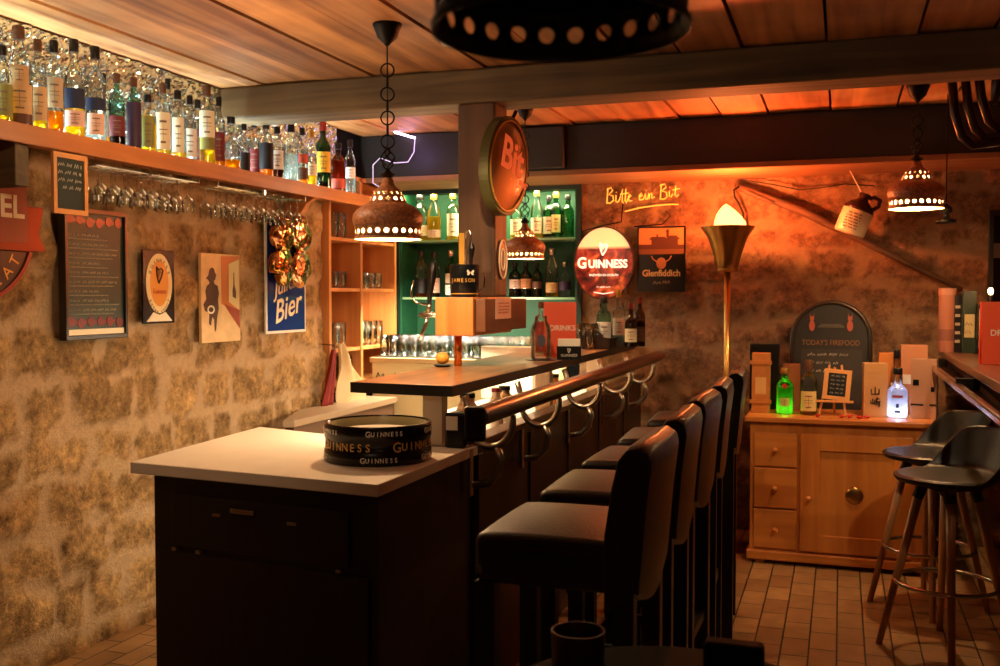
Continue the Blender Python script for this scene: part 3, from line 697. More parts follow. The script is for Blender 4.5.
# clover shaped foil balloon hung before the blue sign
t = thing('foil_clover', 'shiny crumpled clover shaped foil ornament hanging over the blue sign', 'ornament', M=LEFTW(WX+.055, 4.60, 1.64))
m_holo = mat('holographic_foil', '#d0b070', .16, 1.0, var=.3, bscale=12, bump=.3)
for nd in m_holo.node_tree.nodes:
    if nd.type == 'VALTORGB': nd.color_ramp.elements[0].color = lin('#6f9a5a'); nd.color_ramp.elements[1].color = lin('#f0d8b0'); e_ = nd.color_ramp.elements.new(.5); e_.color = lin('#c8783c')
for k, (a, b_) in enumerate(((-.085, .075), (.095, .085), (-.095, -.095), (.085, -.105))):
    bm = B(); bmesh.ops.create_icosphere(bm, subdivisions=5, radius=.100)
    an = math.atan2(b_, a)
    for v in bm.verts:
        c0 = v.co.copy(); ph = math.atan2(c0.y, c0.x)-an; rr_ = math.hypot(c0.x, c0.y)/.088
        heart = 1 - .34*rr_*math.exp(-(ph if abs(ph) < PI else abs(ph)-2*PI)**2/.12)
        n_ = noise.ridged_multi_fractal(c0*16+Vector((k*3, 0, 0)), 1, 2, 3, 1, 2)*.006
        v.co = Vector((c0.x*heart, c0.y*heart, c0.z*.32 + (n_ if c0.z > 0 else -n_)))
    bm.transform(Matrix.Translation((a, b_, 0))); obj('foil_leaf', bm, m_holo, t, smooth=True)
obj('string', tube(B(), [(0, .05, .02), (0, .23, .0)], .0015, 5), M_chrome, t)
# apron and bag hanging at the cabinet
t = thing('hanging_apron', 'dark red apron hanging at cabinet edge behind the counter', 'apron', (0, 0, 0))
bm = B(); g = []
for j in range(15):
    z = 1.09-.31*j/14; wd = .015+.11*(j/14)**.8; row = []
    for i in range(11):
        s = i/10; row.append(bm.verts.new((XL+.075+.014*math.sin(s*14+j*.25), 5.02-.02*(j/14)-wd*(1-s)+.05, z)))
    g.append(row)
for j in range(14):
    for i in range(10): bm.faces.new((g[j][i], g[j][i+1], g[j+1][i+1], g[j+1][i]))
obj('cloth', bm, mat('red_cloth', '#7c2018', .8), t, smooth=True, solid=.004)
obj('hook', tube(B(), [(XL+.0, 5.06, 1.12), (XL+.08, 5.06, 1.115), (XL+.085, 5.06, 1.09)], .003, 6), M_iron, t)
t = thing('plastic_bag', 'translucent beige plastic bag hanging in front of the glass cabinet', 'bag', (0, 0, 0))
bm = B(); g = []
for j in range(15):
    z = 1.12-.36*j/14; wd = .05+.26*min(1, (j/9)); row = []
    for i in range(17):
        s = i/16; row.append(bm.verts.new((XL+.08+.02*math.sin(s*9+j*.4)+.02*(s-.5)**2, 5.08+.02+wd*s, z)))
    g.append(row)
for j in range(14):
    for i in range(16): bm.faces.new((g[j][i], g[j][i+1], g[j+1][i+1], g[j+1][i]))
obj('film', bm, mat('bag_film', '#d8b888', .35, trans=.0), t, smooth=True, solid=.001)
mb = MATS['bag_film']; nt = mb.node_tree; pb = nt.nodes['Principled BSDF']; pb.inputs['Alpha'].default_value = .55

# ================================================================ BAR
ZK = .90     # low counter top
cpts = [(-2.01, 2.461), (-1.150, 2.375), (-1.142, 3.12), (-1.56, 3.13), (-2.085, 3.285)]
t = thing('front_counter', 'low dark wood counter with white laminate top nearest the camera', 'counter', (0, 0, 0))
obj('white_top', prism(B(), cpts, ZK-.034, ZK), M_white, t, bevel=.003)
bp_ = [(-1.955, 2.50), (-1.172, 2.420), (-1.164, 3.11), (-2.02, 3.24)]
obj('carcass', prism(B(), bp_, 0, ZK-.034), M_counterfront, t, bevel=.002)
fd = (Vector(bp_[1])-Vector(bp_[0])).normalized()
FM = frame((bp_[0][0], bp_[0][1], 0), (fd.x, fd.y, 0), (0, 0, 1))
FMt = lambda bm: (bm.transform(FM), bm)[1]
dr = obj('drawer_front', FMt(prism(B(), rect(.08, .70, .655, .81), 0, .012)), M_counterfront, t, bevel=.003)
obj('drawer_handle', FMt(prism(B(), rect(.31, .395, .775, .790), .014, .030)), M_chrome, dr, bevel=.003)
for xx in (.235, .50): obj('catch_plate', FMt(prism(B(), rect(xx, xx+.03, .757, .766), .012, .017)), M_steel, dr)
obj('door_panel', FMt(prism(B(), rect(.02, .76, .02, .635), 0, .010)), M_counterfront, t, bevel=.003)
for xx in (.08, .17, .66): obj('hinge', FMt(prism(B(), rect(xx, xx+.018, .640, .650), .008, .016)), M_steel, t)
# bar body
t = thing('bar_counter', 'long dark panelled bar with raised brown wooden top', 'bar', (0, 0, 0))
PT = .895
obj('front_panel', box(B(), -1.19, -1.150, 3.125, 6.04, 0, PT), M_barpanel, t)
for y in (3.13, 3.72, 4.3, 4.9, 5.5): obj('panel_moulding', box(B(), -1.15, -1.142, y, y+.05, .06, PT-.03), M_barpanel, t, bevel=.002)
obj('ledge', box(B(), -1.20, -1.128, 3.125, 6.04, PT, PT+.022), wood('ledge_wood', '#57402e', '#7a5c42', 'y', .35), t, bevel=.003)
TOPZ = 1.105
tp = [(-1.572, 3.045), (-1.195, 3.015), (-1.195, 6.04), (-1.60, 6.04)]
obj('bar_top', prism(B(), tp, TOPZ-.035, TOPZ), M_bartop, t, bevel=.002)
obj('edge_band', prism(B(), [(-1.574, 3.041), (-1.191, 3.011), (-1.191, 6.04), (-1.1949, 6.04), (-1.1949, 3.0155), (-1.574, 3.0449)], TOPZ-.036, TOPZ-.001), M_edge, t)
for (xx, yy) in ((-1.275, 3.045), (-1.25, 4.25), (-1.25, 5.2)):
    obj('post', box(B(), xx-.035, xx+.035, yy, yy+.05, ZK if yy < 3.3 else .86, TOPZ-.036), mat('post_white', '#d8c6b0', .4), t, bevel=.002)
obj('post_bracket', box(B(), -1.32, -1.23, 3.035, 3.105, ZK, ZK+.004), M_steel, t)
obj('inner_worktop', box(B(), -1.75, -1.19, 3.30, 5.56, .82, .86), M_white, t)
obj('inner_base', box(B(), -1.72, -1.19, 3.32, 5.56, 0.0, .82), M_counterfront, t)
# armrest rail and curled brackets
t = thing('arm_rail', 'polished brown tubular arm rail on curled metal brackets along the bar', 'rail', (0, 0, 0))
obj('rail_bar', tube(B(), [(-1.0, 2.72, 1.045), (-1.0, 2.74, 1.045), (-1.0, 5.80, 1.045), (-1.0, 5.84, 1.045)], [.029, .031, .031, .029], 20), wood('rail_wood', '#34160e', '#562416', 'y', .3, coat=.35), t, smooth=True)
obj('end_block', box(B(), -1.032, -.968, 2.695, 2.725, .975, 1.078), M_black, t, bevel=.01)
for y in (3.06, 3.62, 4.30, 4.98, 5.62):
    bm = B(); c = (-1.075, .985); pts = [(-1.0-.0, y, 1.012)] + [(-1.075+.075*math.cos(a), y, .99+.085*math.sin(a)*1.0) for a in [-k*PI/12 for k in range(13)]]
    pts += [(-1.15, y, 1.02), (-1.165, y, 1.07)] if y > 3.0 else [(-1.15, y, 1.0)]
    tube(bm, pts, .0125, 8)
    obj('curled_bracket', bm, M_steel, t, smooth=True)
    bm = B(); tube(bm, [(-1.055, y, .905), (-1.04, y, .87), (-1.05, y, .82), (-1.085, y, .785), (-1.135, y, .775)], .0125, 8)
    obj('curled_bracket', bm, M_steel, t, smooth=True)
    obj('mounting_plate', box(B(), -1.149, -1.141, y-.014, y+.014, .74, .895), M_steel, t)
# black box at rail's end on the counter
t = thing('card_terminal', 'small black box with white label at the start of the rail', 'box', (0, 0, 0))
obj('casing', box(B(), -1.222, -1.15, 3.02, 3.11, ZK+.001, ZK+.115), M_black, t, bevel=.008); obj('paper_label', box(B(), -1.215, -1.175, 3.017, 3.02, ZK+.06, ZK+.105), M_paper, t)
# stuff on inner worktop
for k, (x_, y_, h_, r_, nm, lab, mm) in enumerate(((-1.33, 3.52, .17, .045, 'steel_jug', 'steel jug glimpsed under the bar top near the rail start', M_steel), (-1.36, 4.05, .15, .04, 'steel_shaker', 'steel cocktail shaker under the bar top mid way', M_chrome), (-1.33, 3.85, .16, .03, 'syrup_bottle', 'white plastic squeeze bottle under the bar top', M_white), (-1.30, 4.62, .16, .035, 'storage_jar', 'brown storage jar under the far bar top', M_cab))):
    t = thing(nm, lab, 'jar', (x_, y_, .86))
    smooth_angle(obj('jar_body', lathe(B(), [(0, 0), (r_*.9, 0), (r_, .01), (r_, h_*.6), (r_*.75, h_*.75), (r_*.6, h_*.8), (r_*.6, h_*.9)], 20), mm, t)); obj('lid', lathe(B(), [(r_*.65, h_*.9), (r_*.65, h_), (0, h_)], 16), M_iron if k != 2 else M_redcap, t)

# ceramic beer trays: big round ashtray bucket
tc_ = at(381, 460, 'z', ZK)
t = thing('bar_tray', 'round black beer bucket tray with white lettering on white counter', 'tray', (-1.335, 2.76, ZK))
TR = .163; TH = .116
bm = lathe(B(), [(TR-.004, 0), (TR, .004), (TR, .034), (TR-.003, .037), (TR-.003, .071), (TR, .074), (TR, TH-.006), (TR-.003, TH), (TR-.010, TH), (TR-.014, TH-.01), (TR-.02, .02), (0, .016)], 56, cap=False)
smooth_angle(obj('tray_body', bm, mat('tray_black', '#0c0b0c', .25), t), 50)
obj('tray_inside', lathe(B(), [(0, .018), (TR-.022, .0222), (TR-.0165, TH-.012), (TR-.0125, TH-.0045)], 56, cap=False), mat('tray_olive', '#a8a078', .35), t, smooth=True)
obj('inner_liner', lathe(B(), [(0, .084), (.125, .084), (.125, .088), (0, .088)], 40), M_white, t)
def wrap_text(s, size, r, z, ang, m, parent, sx=1.0, step=None):
    big = s == 'GUINNESS'
    bm = B(); st = (step or size*.62)/r; n = len(s)
    for i, ch in enumerate(s):
        if ch == ' ': continue
        a = ang + (i-(n-1)/2)*st
        M = Matrix.Translation((r*math.cos(a), r*math.sin(a), z)) @ Matrix.Rotation(a+PI/2, 4, 'Z') @ Matrix.Rotation(PI/2, 4, 'X')
        o = text(ch, size*(1.25 if big and i == 0 else 1), m, None, M=M, sx=sx*.9, bold=.0003); bm.from_mesh(o.data); bpy.data.objects.remove(o)
    return obj('lettering', bm, m, parent)
fa = math.atan2(-2.76, 1.335); M_goldl = mat('gold_lettering', '#e0b060', .4)
for dz, offs, sz, mm in ((.095, (-1.15, .12, 1.35), .019, M_paper), (.018, (-1.5, .02, 1.25), .019, M_paper), (.054, (-.72, .88), .033, M_goldl)):
    for o_ in offs: wrap_text('GUINNESS', sz, TR+.0006 if dz != .054 else TR-.0022, dz, fa+o_, mm, t, step=sz*.74)

# tap tower on the bar
t = thing('oak_pillar', 'square dark timber pillar from tap tower to ceiling beam', 'pillar', (0, 0, 0))
obj('timber', box(B(), -1.575, -1.405, 4.05, 4.22, 1.391, 2.222), M_pillar, t, bevel=.01)
t2 = thing('pillar_badge', 'small oval white rimmed badge on the pillar side', 'badge', M=frame((-1.405, 4.14, 1.555), (0, 1, 0), (0, 0, 1)))
obj('badge_plate', prism(B(), ell(.055, .085, 32), 0, .006), mat('badge_red', '#5a2018', .4), t2); obj('badge_rim', ringflat(B(), .056, .086, .008, .006, .010, 32), M_cream, t2); obj('badge_mark', ringflat(B(), .03, .05, .008, .006, .010, 24), M_cream, t2)
t = thing('tap_tower', 'orange wood box beer tap tower standing on the bar before pillar', 'tap', (0, 0, 0))
TB = wood('tap_box_wood', '#a86430', '#c98548', 'z', .4, .8)
bm = box(B(), -1.56, -1.396, 3.76, 4.25, 1.235, 1.39); obj('wooden_box', bm, TB, t, bevel=.003)
bm = B(); box(bm, -1.395, -1.35, 3.78, 4.33, 1.25, 1.385); obj('side_board', bm, mat('side_board_wood', '#5a3620', .45, var=.2, bscale=12), t, bevel=.003)
obj('notice', box(B(), -1.35, -1.3475, 3.90, 4.10, 1.30, 1.385), mat('notice_pink', '#e0b8a0', .6), t)
bm = B(); 
for k in range(4):
    squiggle(bm, -.07, .07, .02-.013*k, .008, .0, .0007, k+7)
bm.transform(frame((-1.347, 4.0, 1.345), (0, 1, 0), (0, 0, 1))); obj('notice_print', bm, mat('print_red', '#b0604c', .6), t)
obj('tower_leg', lathe(B(), [(.016, TOPZ+.001), (.016, 1.236)], 16, -1.50, 3.86), mat('copper_tube', '#c87a3c', .25, .8), t, smooth=True)
# chrome tap with black lever at left of the box
bm = B(); tube(bm, [(-1.56, 3.83, 1.318), (-1.60, 3.83, 1.318), (-1.635, 3.83, 1.318), (-1.66, 3.83, 1.315)], [.012, .011, .014, .008], 12); tube(bm, [(-1.625, 3.83, 1.315), (-1.63, 3.83, 1.28), (-1.645, 3.82, 1.24), (-1.655, 3.82, 1.215)], .008, 10); tube(bm, [(-1.62, 3.83, 1.32), (-1.615, 3.83, 1.37)], .009, 10)
obj('faucet', bm, M_chrome, t, smooth=True)
obj('tap_lever', tube(B(), [(-1.617, 3.83, 1.36), (-1.61, 3.83, 1.42), (-1.60, 3.83, 1.49), (-1.597, 3.83, 1.53), (-1.597, 3.83, 1.54)], [.009, .012, .018, .014, .004], 12), M_black, t, smooth=True)
obj('tap_hook', tube(B(), [(-1.63, 3.83, 1.36), (-1.68, 3.83, 1.37), (-1.70, 3.83, 1.41), (-1.685, 3.83, 1.46)], .005, 8), M_chrome, t, smooth=True)
# tap topper, black drum with lettering
t = thing('ice_bucket', 'round black bucket with butterfly and gold name standing on tap tower', 'bucket', (-1.475, 3.87, 1.391))
smooth_angle(obj('drum', lathe(B(), [(.055, 0), (.058, .004), (.062, .13), (.058, .134), (.055, .13), (.052, .01), (0, .01)], 32), mat('drum_black', '#101418', .25), t), 40)
obj('rim_line', lathe(B(), [(.0585, .012), (.0587, .016)], 32), M_gold, t)
wrap_text('JAMESON', .022, .0615, .068, math.atan2(-3.87, 1.475)-.15, M_gold, t, step=.016)
bm = B()
for s in (-1, 1):
    prism(bm, [(0, 0), (s*.012, .012), (s*.017, .006), (s*.012, -.001), (s*.014, -.010), (s*.006, -.010)], 0, .0015)
a = math.atan2(-3.87, 1.475)+.4
bm.transform(Matrix.Translation((.063*math.cos(a), .063*math.sin(a), .10)) @ Matrix.Rotation(a+PI/2, 4, 'Z') @ Matrix.Rotation(PI/2, 4, 'X')); obj('butterfly_emblem', bm, M_paper, t)
obj('bucket_handle', tube(B(), [(.055, .02, .02), (.075, .025, .04), (.08, .027, .08), (.078, .027, .10)], .004, 8), M_chrome, t)
t = thing('bottle_opener', 'yellow and steel bar blade standing in the black bucket', 'opener', (-1.478, 3.90, 1.402))
obj('yellow_blade', box(B(), -.032, -.008, -.003, .003, 0, .255), mat('blade_yellow', '#c89430', .4), t, bevel=.002)
obj('steel_blade', tube(B(), [(-.006, .004, 0), (-.006, .004, .23), (-.002, .004, .26), (.012, .004, .265), (.018, .004, .25), (.018, .004, .20)], .0035, 8), M_chrome, t)
t = thing('bar_spoon', 'dark handled bar tool leaning in the black bucket', 'tool', (-1.455, 3.87, 1.402))
obj('tool_handle', tube(B(), [(0, 0, 0), (.01, 0, .15), (.013, 0, .19), (.010, 0, .215)], [.006, .009, .014, .006], 10), M_black, t)

# ---- items on bar top
def onbar(px, py): return at(px, py, 'z', TOPZ)
p = onbar(566, 353)
CP = at(562, 340, 'y', 4.7)
M_card = M_orange
def drinks_card(loc, rz, lab, w_=.13, h_=.24):
    t = thing('drinks_card', lab, 'menu', loc, rz)
    bm = prism(B(), rect(-w_/2, w_/2, 0, h_), -.002, .002); bm.transform(Matrix.Rotation(PI/2-.06, 4, 'X')); obj('front_card', bm, M_card, t)
    bm = prism(B(), rect(-w_/2, w_/2, 0, h_), -.002, .002); bm.transform(Matrix.Translation((0, .045, 0)) @ Matrix.Rotation(PI/2+.06, 4, 'X')); obj('back_card', bm, M_card, t)
    text('DRINKS', .036, M_paper, t, .012, .135, .0025, M=Matrix.Rotation(PI/2-.06, 4, 'X'), bold=.0004)
    return t
def px_loc(px, Y): return at(px, 300, 'y', Y).x
Yc = 4.62
drinks_card((px_loc(560, Yc), Yc, TOPZ+.001), .25, 'orange folded DRINKS menu card standing on the wooden bar top', .155, .26)
Yc = 4.42
t = thing('napkin_holder', 'black napkin holder with white beer name on the bar top', 'napkin holder', (px_loc(569, Yc), Yc, TOPZ), .30)
bm = B(); box(bm, -.055, .055, -.025, -.021, 0, .062); box(bm, -.055, .055, .021, .025, 0, .062); box(bm, -.055, .055, -.021, .021, 0, .004); obj('holder', bm, M_black, t)
text('GUINNESS', .017, M_paper, t, 0, .02, .0255, M=Matrix.Rotation(PI/2, 4, 'X'), sx=.95); harp(.022, 0, .042, .026, M_paper, t)
for o in list(t.children):
    if o.name.startswith('harp'): o.data.transform(Matrix.Rotation(PI/2, 4, 'X'))
obj('napkins', box(B(), -.05, .05, -.018, .018, .005, .095), M_paper, t, bevel=.002)
Yc = 4.36
t = thing('swing_jar', 'tall clear glass jug with printed emblem left of the DRINKS card', 'jar', (px_loc(541, Yc), Yc, TOPZ))
smooth_angle(obj('glass_wall', lathe(B(), [(0, .003), (.042, .003), (.046, .012), (.046, .13), (.042, .155), (.030, .175), (.028, .20), (.026, .20), (.027, .17), (.042, .13), (.042, .02), (0, .015)], 24, cap=False), M_glass, t))
bm = prism(B(), ell(.02, .028, 20), 0, .001); a = math.atan2(-Yc, 1.4)
bm.transform(Matrix.Translation((.047*math.cos(a), .047*math.sin(a), .09)) @ Matrix.Rotation(a+PI/2, 4, 'Z') @ Matrix.Rotation(PI/2, 4, 'X')); obj('emblem', bm, mat('emblem_grey', '#4a4c58', .4), t)
obj('jar_mat', lathe(B(), [(0, 0), (.075, 0), (.075, .003), (0, .003)], 28), M_black, t)
Yc = 4.9
bottle(.26, .03, 'round', M_glass, liquid('pink_liquid', '#e07060', '#e87060', .5), .62, M_cork, None, [], label='bottle of pink liquor with cork behind the orange DRINKS card', loc=(px_loc(541, Yc), Yc, TOPZ))
# flat paper tray
Yc = 4.9
t = thing('paper_box', 'long low white cardboard box with faint print behind bar top', 'box', (-1.64, 4.95, .861))
obj('carton', box(B(), -.14, .14, -.04, .04, 0, .27), M_paper, t, bevel=.002)
bm = B(); squiggle(bm, -.09, .09, .22, .02, .0005, .0012, 3); bm.transform(Matrix.Translation((0, -.041, 0)) @ Matrix.Rotation(PI/2, 4, 'X')); obj('print', bm, mat('print_grey', '#b8a890', .6), t)
# fruit bowl
t = thing('lemon', 'half lemon on dark saucer beside the copper tube on bar', 'fruit', (-1.535, 4.02, TOPZ)) 
bm = B(); bmesh.ops.create_uvsphere(bm, u_segments=20, v_segments=12, radius=.028); bm.transform(Matrix.Translation((0, 0, .036)) @ Matrix.Diagonal((1, 1, .9, 1))); obj('peel', bm, mat('lemon_peel', '#d8a040', .45, bump=.2, bscale=200), t, smooth=True)
obj('saucer', lathe(B(), [(0, .0), (.025, .0), (.04, .008), (.037, .009), (0, .006)], 24), M_black, t)
t.location = (-1.545, 3.80, TOPZ)
# serving tray at the end of bar
Yt = 5.45
t = thing('serving_tray', 'dark serving tray with curved handle cutouts at far bar end', 'tray', (-1.32, 5.50, TOPZ))
bm = B(); prism(bm, rect(-.135, .135, -.18, .18), 0, .008)
for s in (-1, 1): box(bm, -.135 if s < 0 else .127, -.127 if s < 0 else .135, -.18, .18, 0, .06)
obj('tray_base', bm, mat('tray_wood', '#2a1c16', .4), t, bevel=.002)
for s in (-1, 1):
    pts = [(-.17, 0), (.17, 0), (.17, .03), (.11, .035), (.07, .058), (0, .066), (-.07, .058), (-.11, .035), (-.17, .03)]
    hole = [(-.055, .030), (.055, .030), (.05, .044), (0, .052), (-.05, .044)]
    bm = B(); 
    prism(bm, [(-.135, 0), (.135, 0), (.135, .060), (.09, .066), (.075, .078), (-.075, .078), (-.09, .066), (-.135, .060)], -.004, .004); tube(bm, [(-.095, .066, 0), (-.065, .095, 0), (-.03, .108, 0), (.03, .108, 0), (.065, .095, 0), (.095, .066, 0)], .009, 8)
    bm.transform(Matrix.Translation((0, s*.176, 0)) @ Matrix.Rotation(PI/2, 4, 'X')); obj('tray_handle', bm, MATS['tray_wood'], t)
endb = [(604, 297, 5.42, 15, 'round', M_glasst, M_clearliq, .5, M_blackcap, [(.1, .5, wht, D)], 'green glass gin bottle with white label on the serving tray'),
 (619, 290, 5.50, 13, 'square', M_glass, M_clearliq, .4, M_goldcap, [(.2, .5, pnk, D)], 'clear square bottle behind the gin bottle on the serving tray'),
 (631, 303, 5.42, 13, 'squat', M_glassb, M_darkliq, .6, M_redcap, [(.12, .42, cre, D)], 'dark squat bottle with cream label on the serving tray'),
 (640, 297, 5.52, 11, 'round', M_glassb, M_darkliq, .5, M_redcap, [(.1, .4, brn, D)], 'brown bottle with red cap at the right tray corner'),
 (627, 287, 5.58, 9, 'tall', M_glass, M_whisky, .5, M_cork, [(.3, .5, cre, D)], 'slender tall bottle at the back of the serving tray')]
for (px, ty, Y, wpx, kind, gl, lq, lv, cap, labs, txt) in endb:
    q = at(px, ty, 'y', Y); d = (q-Vector((0, 0, H))).dot(FW)
    bottle(max(.14, q.z-TOPZ-.009), wpx*d/2000, kind, gl, lq, lv, cap, None, labs, math.atan2(-Y, -q.x), label=txt, group='bottles on the serving tray', loc=(q.x, Y, TOPZ+.009))
pg = tumbler('highball_glass', 'clear highball glass standing on the bar left of the tray', h=.14, r=.028, group='highball glasses at the far bar end')
usedp['h'] = False
for (px, Y) in ((578, 5.25), (590, 5.25), (583, 5.36), (596, 5.36)): put(pg, 'h', (px_loc(px, Y), Y, TOPZ))

# ---------------------------------------------------------------- back counter with upturned glasses
t = thing('back_counter', 'cream fronted back counter under the green bottle niche', 'counter', (0, 0, 0))
obj('counter_front', box(B(), -2.745, -1.62, 5.60, YB-.03, 0, .985), mat('cream_front', '#dcc898', .5), t)
obj('counter_top', box(B(), -2.75, -1.61, 5.57, YB-.03, .985, 1.015), mat('counter_stone', '#caa878', .4), t, bevel=.003)
obj('drip_mat', box(B(), -2.74, -1.96, 5.62, 5.95, 1.015, 1.021), M_black, t)
pb_ = tumbler('upturned_glass', 'small clear glass upside down on black mat under green niche', h=.125, r=.031, group='upturned glasses on the back counter')
usedp['b'] = False
for i in range(11):
    for j in range(3): put(pb_, 'b', (-2.70+.068*i, 5.68+.09*j, 1.0215))
pc_ = tumbler('shelf_glass', 'clear glass on the back counter behind bar top right of tap', h=.13, r=.031, group='glasses on the back counter right of the tap')
usedp['c'] = False
for i in range(5):
    for j in range(2): put(pc_, 'c', (-1.93+.072*i, 5.72+.1*j, 1.0155))
t = thing('side_worktop', 'low grey brown side worktop along the left wall behind counter', 'worktop', (0, 0, 0))
wp = [(XL+.03, 4.75), (-2.60, 4.30), (-2.55, 4.33), (-2.55, 5.55), (XL+.03, 5.55)]
obj('worktop_board', prism(B(), wp, .745, .78), mat('greige_board', '#a08468', .5), t, bevel=.003); obj('worktop_base', prism(B(), [(XL+.03, 4.78), (-2.62, 4.36), (-2.57, 4.36), (-2.57, 5.54), (XL+.03, 5.54)], 0, .745), mat('brown_base', '#6a4c38', .6), t)
# dark bar tools on the front of the back counter
t = thing('tool_rail', 'dark ornamental ironwork fixed on the cream back counter front', 'ornament', M=BACKW(-2.62, 5.598, .90))
bm = B(); squiggle(bm, -.1, .14, 0, .05, .004, .004, 21); tube(bm, [(-.12, -.03, .004), (.16, -.03, .004)], .003, 6); obj('ironwork', bm, M_iron, t)

# ================================================================ LAMPS
def shade_mesh(R):
    bm = B(); N = 24
    prof_low = [(1.0, 0.0), (1.0, .06)]
    def band(z0, z1, r0, r1, hole, n, off=0):
        """ring of cells each with a round hole"""
        zc = (z0+z1)/2; ra = (r0+r1)/2
        for k in range(n):
            a0 = 2*PI*(k+off)/n; da = 2*PI/n; outer = []; inner = []
            for s in range(16):
                an = 2*PI*s/16; cx, cz = math.cos(an), math.sin(an); m_ = max(abs(cx), abs(cz))
                fx, fz = cx/m_, cz/m_
                f = (fz+1)/2; r = r0+(r1-r0)*f
                outer.append(bm.verts.new((r*math.cos(a0+da/2*(1+fx)), r*math.sin(a0+da/2*(1+fx)), z0+(z1-z0)*f)))
                hz = zc+hole*cz; f2 = (hz-z0)/(z1-z0); r2 = r0+(r1-r0)*f2; aa = a0+da/2+hole*cx/ra
                inner.append(bm.verts.new((r2*math.cos(aa), r2*math.sin(aa), hz)))
            for s in range(16): bm.faces.new((outer[s], outer[(s+1)%16], inner[(s+1)%16], inner[s]))
    s = R/.118
    lathe(bm, [(R*1.03, 0), (R*1.04, .006*s), (R*1.0, .012*s)], 48, cap=False)
    band(.012*s, .042*s, R*1.0, R*1.01, .0085*s, 24)
    lathe(bm, [(R*1.01, .042*s), (R*1.05, .055*s), (R*1.08, .072*s), (R*1.05, .090*s), (R*.95, .106*s), (R*.80, .118*s), (R*.66, .126*s), (R*.58, .132*s)], 48, cap=False)
    band(.132*s, .156*s, R*.58, R*.50, .0075*s, 14)
    band(.156*s, .174*s, R*.50, R*.42, .0055*s, 14, .5)
    lathe(bm, [(R*.42, .174*s), (R*.33, .182*s), (R*.25, .190*s), (R*.20, .200*s), (R*.17, .215*s), (R*.10, .225*s)], 40, cap=False)
    bmesh.ops.remove_doubles(bm, verts=bm.verts[:], dist=.0004)
    return bm
M_shade = mat('shade_ceramic', '#9a6444', .38, bump=.8, bscale=90, var=.5)
M_inner = mat('shade_inner', '#f0d8a8', .6)
M_bulb = mat('bulb_glass', '#ffffff', .3, emit=(1, .78, .45, 1), estr=14)
M_bulboff = mat('bulb_unlit', '#b0a898', .2)
M_shadedark = mat('shade_unlit_dark', '#0d0a09', .5, bump=.5, bscale=90)  # darker copy of the shade colour, paints the unlit lamp as a silhouette
def pendant(X, Y, zb, R, label, power, lit=True, zc=ZC, lastz=None):
    s = R/.118; t = thing('pendant_lamp', label, 'lamp', (X, Y, zb), 0)
    sh = shade_mesh(R); o = obj('lamp_shade', sh, M_shade if lit else M_shadedark, t, smooth=True); smooth_angle(o, 35)
    md = o.modifiers.new('solid', 'SOLIDIFY'); md.thickness = .0025; md.offset = -1; o.data.materials.append(M_inner if lit else M_shadedark); md.material_offset = 1; md.material_offset_rim = 0
    bm = B(); bmesh.ops.create_uvsphere(bm, u_segments=16, v_segments=10, radius=.024*s); bm.transform(Matrix.Translation((0, 0, .105*s)))
    obj('bulb', bm, M_bulb if lit else M_bulboff, t, smooth=True)
    obj('socket', lathe(B(), [(.014*s, .125*s), (.014*s, .19*s)], 12), M_black, t)
    # cage above the shade: two twisted scrolls
    z0 = .222*s
    cg = B()
    lathe(cg, [(.012, z0), (.030*s, z0+.008), (.014, z0+.02), (.008, z0+.028)], 16)
    for k in range(4):
        tube(cg, [((.004+.022*math.sin(PI*u/12))*math.cos(k*PI/2+u*.26), (.004+.022*math.sin(PI*u/12))*math.sin(k*PI/2+u*.26), z0+.028+.075*u/12) for u in range(13)], .003, 6)
    obj('twisted_cage', cg, M_iron, t)
    zt = zc-zb; z = z0+.105; pitch = .088*s; rr = .024*s
    can = lathe(B(), [(.052*s, zt), (.052*s, zt-.008), (.046*s, zt-.018), (.036*s, zt-.048*s), (.014*s, zt-.068*s), (.006, zt-.078*s), (0, zt-.078*s)], 28)
    obj('ceiling_canopy', can, M_iron, t, smooth=True)
    obj('cord', tube(B(), [(0, 0, z-.02), (0, 0, zt-.07*s)], .0028, 6), M_black, t)
    n = max(1, int((zt-.13*s-z)/pitch))
    for k in range(n+1):
        c = z+rr+k*(zt-.10*s-rr*2-z-.04)/max(1, n)
        ang = PI/2*(0.15 if k % 2 else .35)
        obj('chain_ring', tube(B(), [(rr*math.cos(a)*math.cos(ang), rr*math.cos(a)*math.sin(ang), c+rr*math.sin(a)) for a in [2*PI*q/20 for q in range(20)]], .0032, 6, closed=True), M_iron, t)
    bars = B(); zz = z+rr
    for k in range(n):
        c0 = z+2*rr+k*(zt-.10*s-rr*2-z-.04)/max(1, n); c1 = z+rr+(k+1)*(zt-.10*s-rr*2-z-.04)/max(1, n)-rr
        if c1 > c0+.002: tube(bars, [(0, 0, c0-.004), (0, 0, c1+.004)], .0045, 6)
    if len(bars.verts): obj('chain_bar', bars, M_iron, t)
    else: bars.free()
    if lit:
        l = point_light('pendant_light', (X, Y, zb+.055*s), (1.0, .62, .30), power, .02); l.parent = None
        l2 = point_light('pendant_glow', (X, Y, zb+.150*s), (1.0, .62, .30), power*.2, .01)
    return t
pendant(-1.553, 3.30, 1.600, .118, 'lit pierced ceramic pendant lamp on ring chain above the bar counter', 30)
pendant(-1.567, 5.0, 1.588, .098, 'smaller lit pierced pendant lamp hanging behind the pillar', 10)
pendant(.325, 5.05, 1.80, .118, 'lit pierced pendant lamp hanging over the right hand stools', 34)
pendant(-.262, .95, 1.655, .122, 'large blurred unlit pendant lamp cut off at photo top', 0, lit=False)

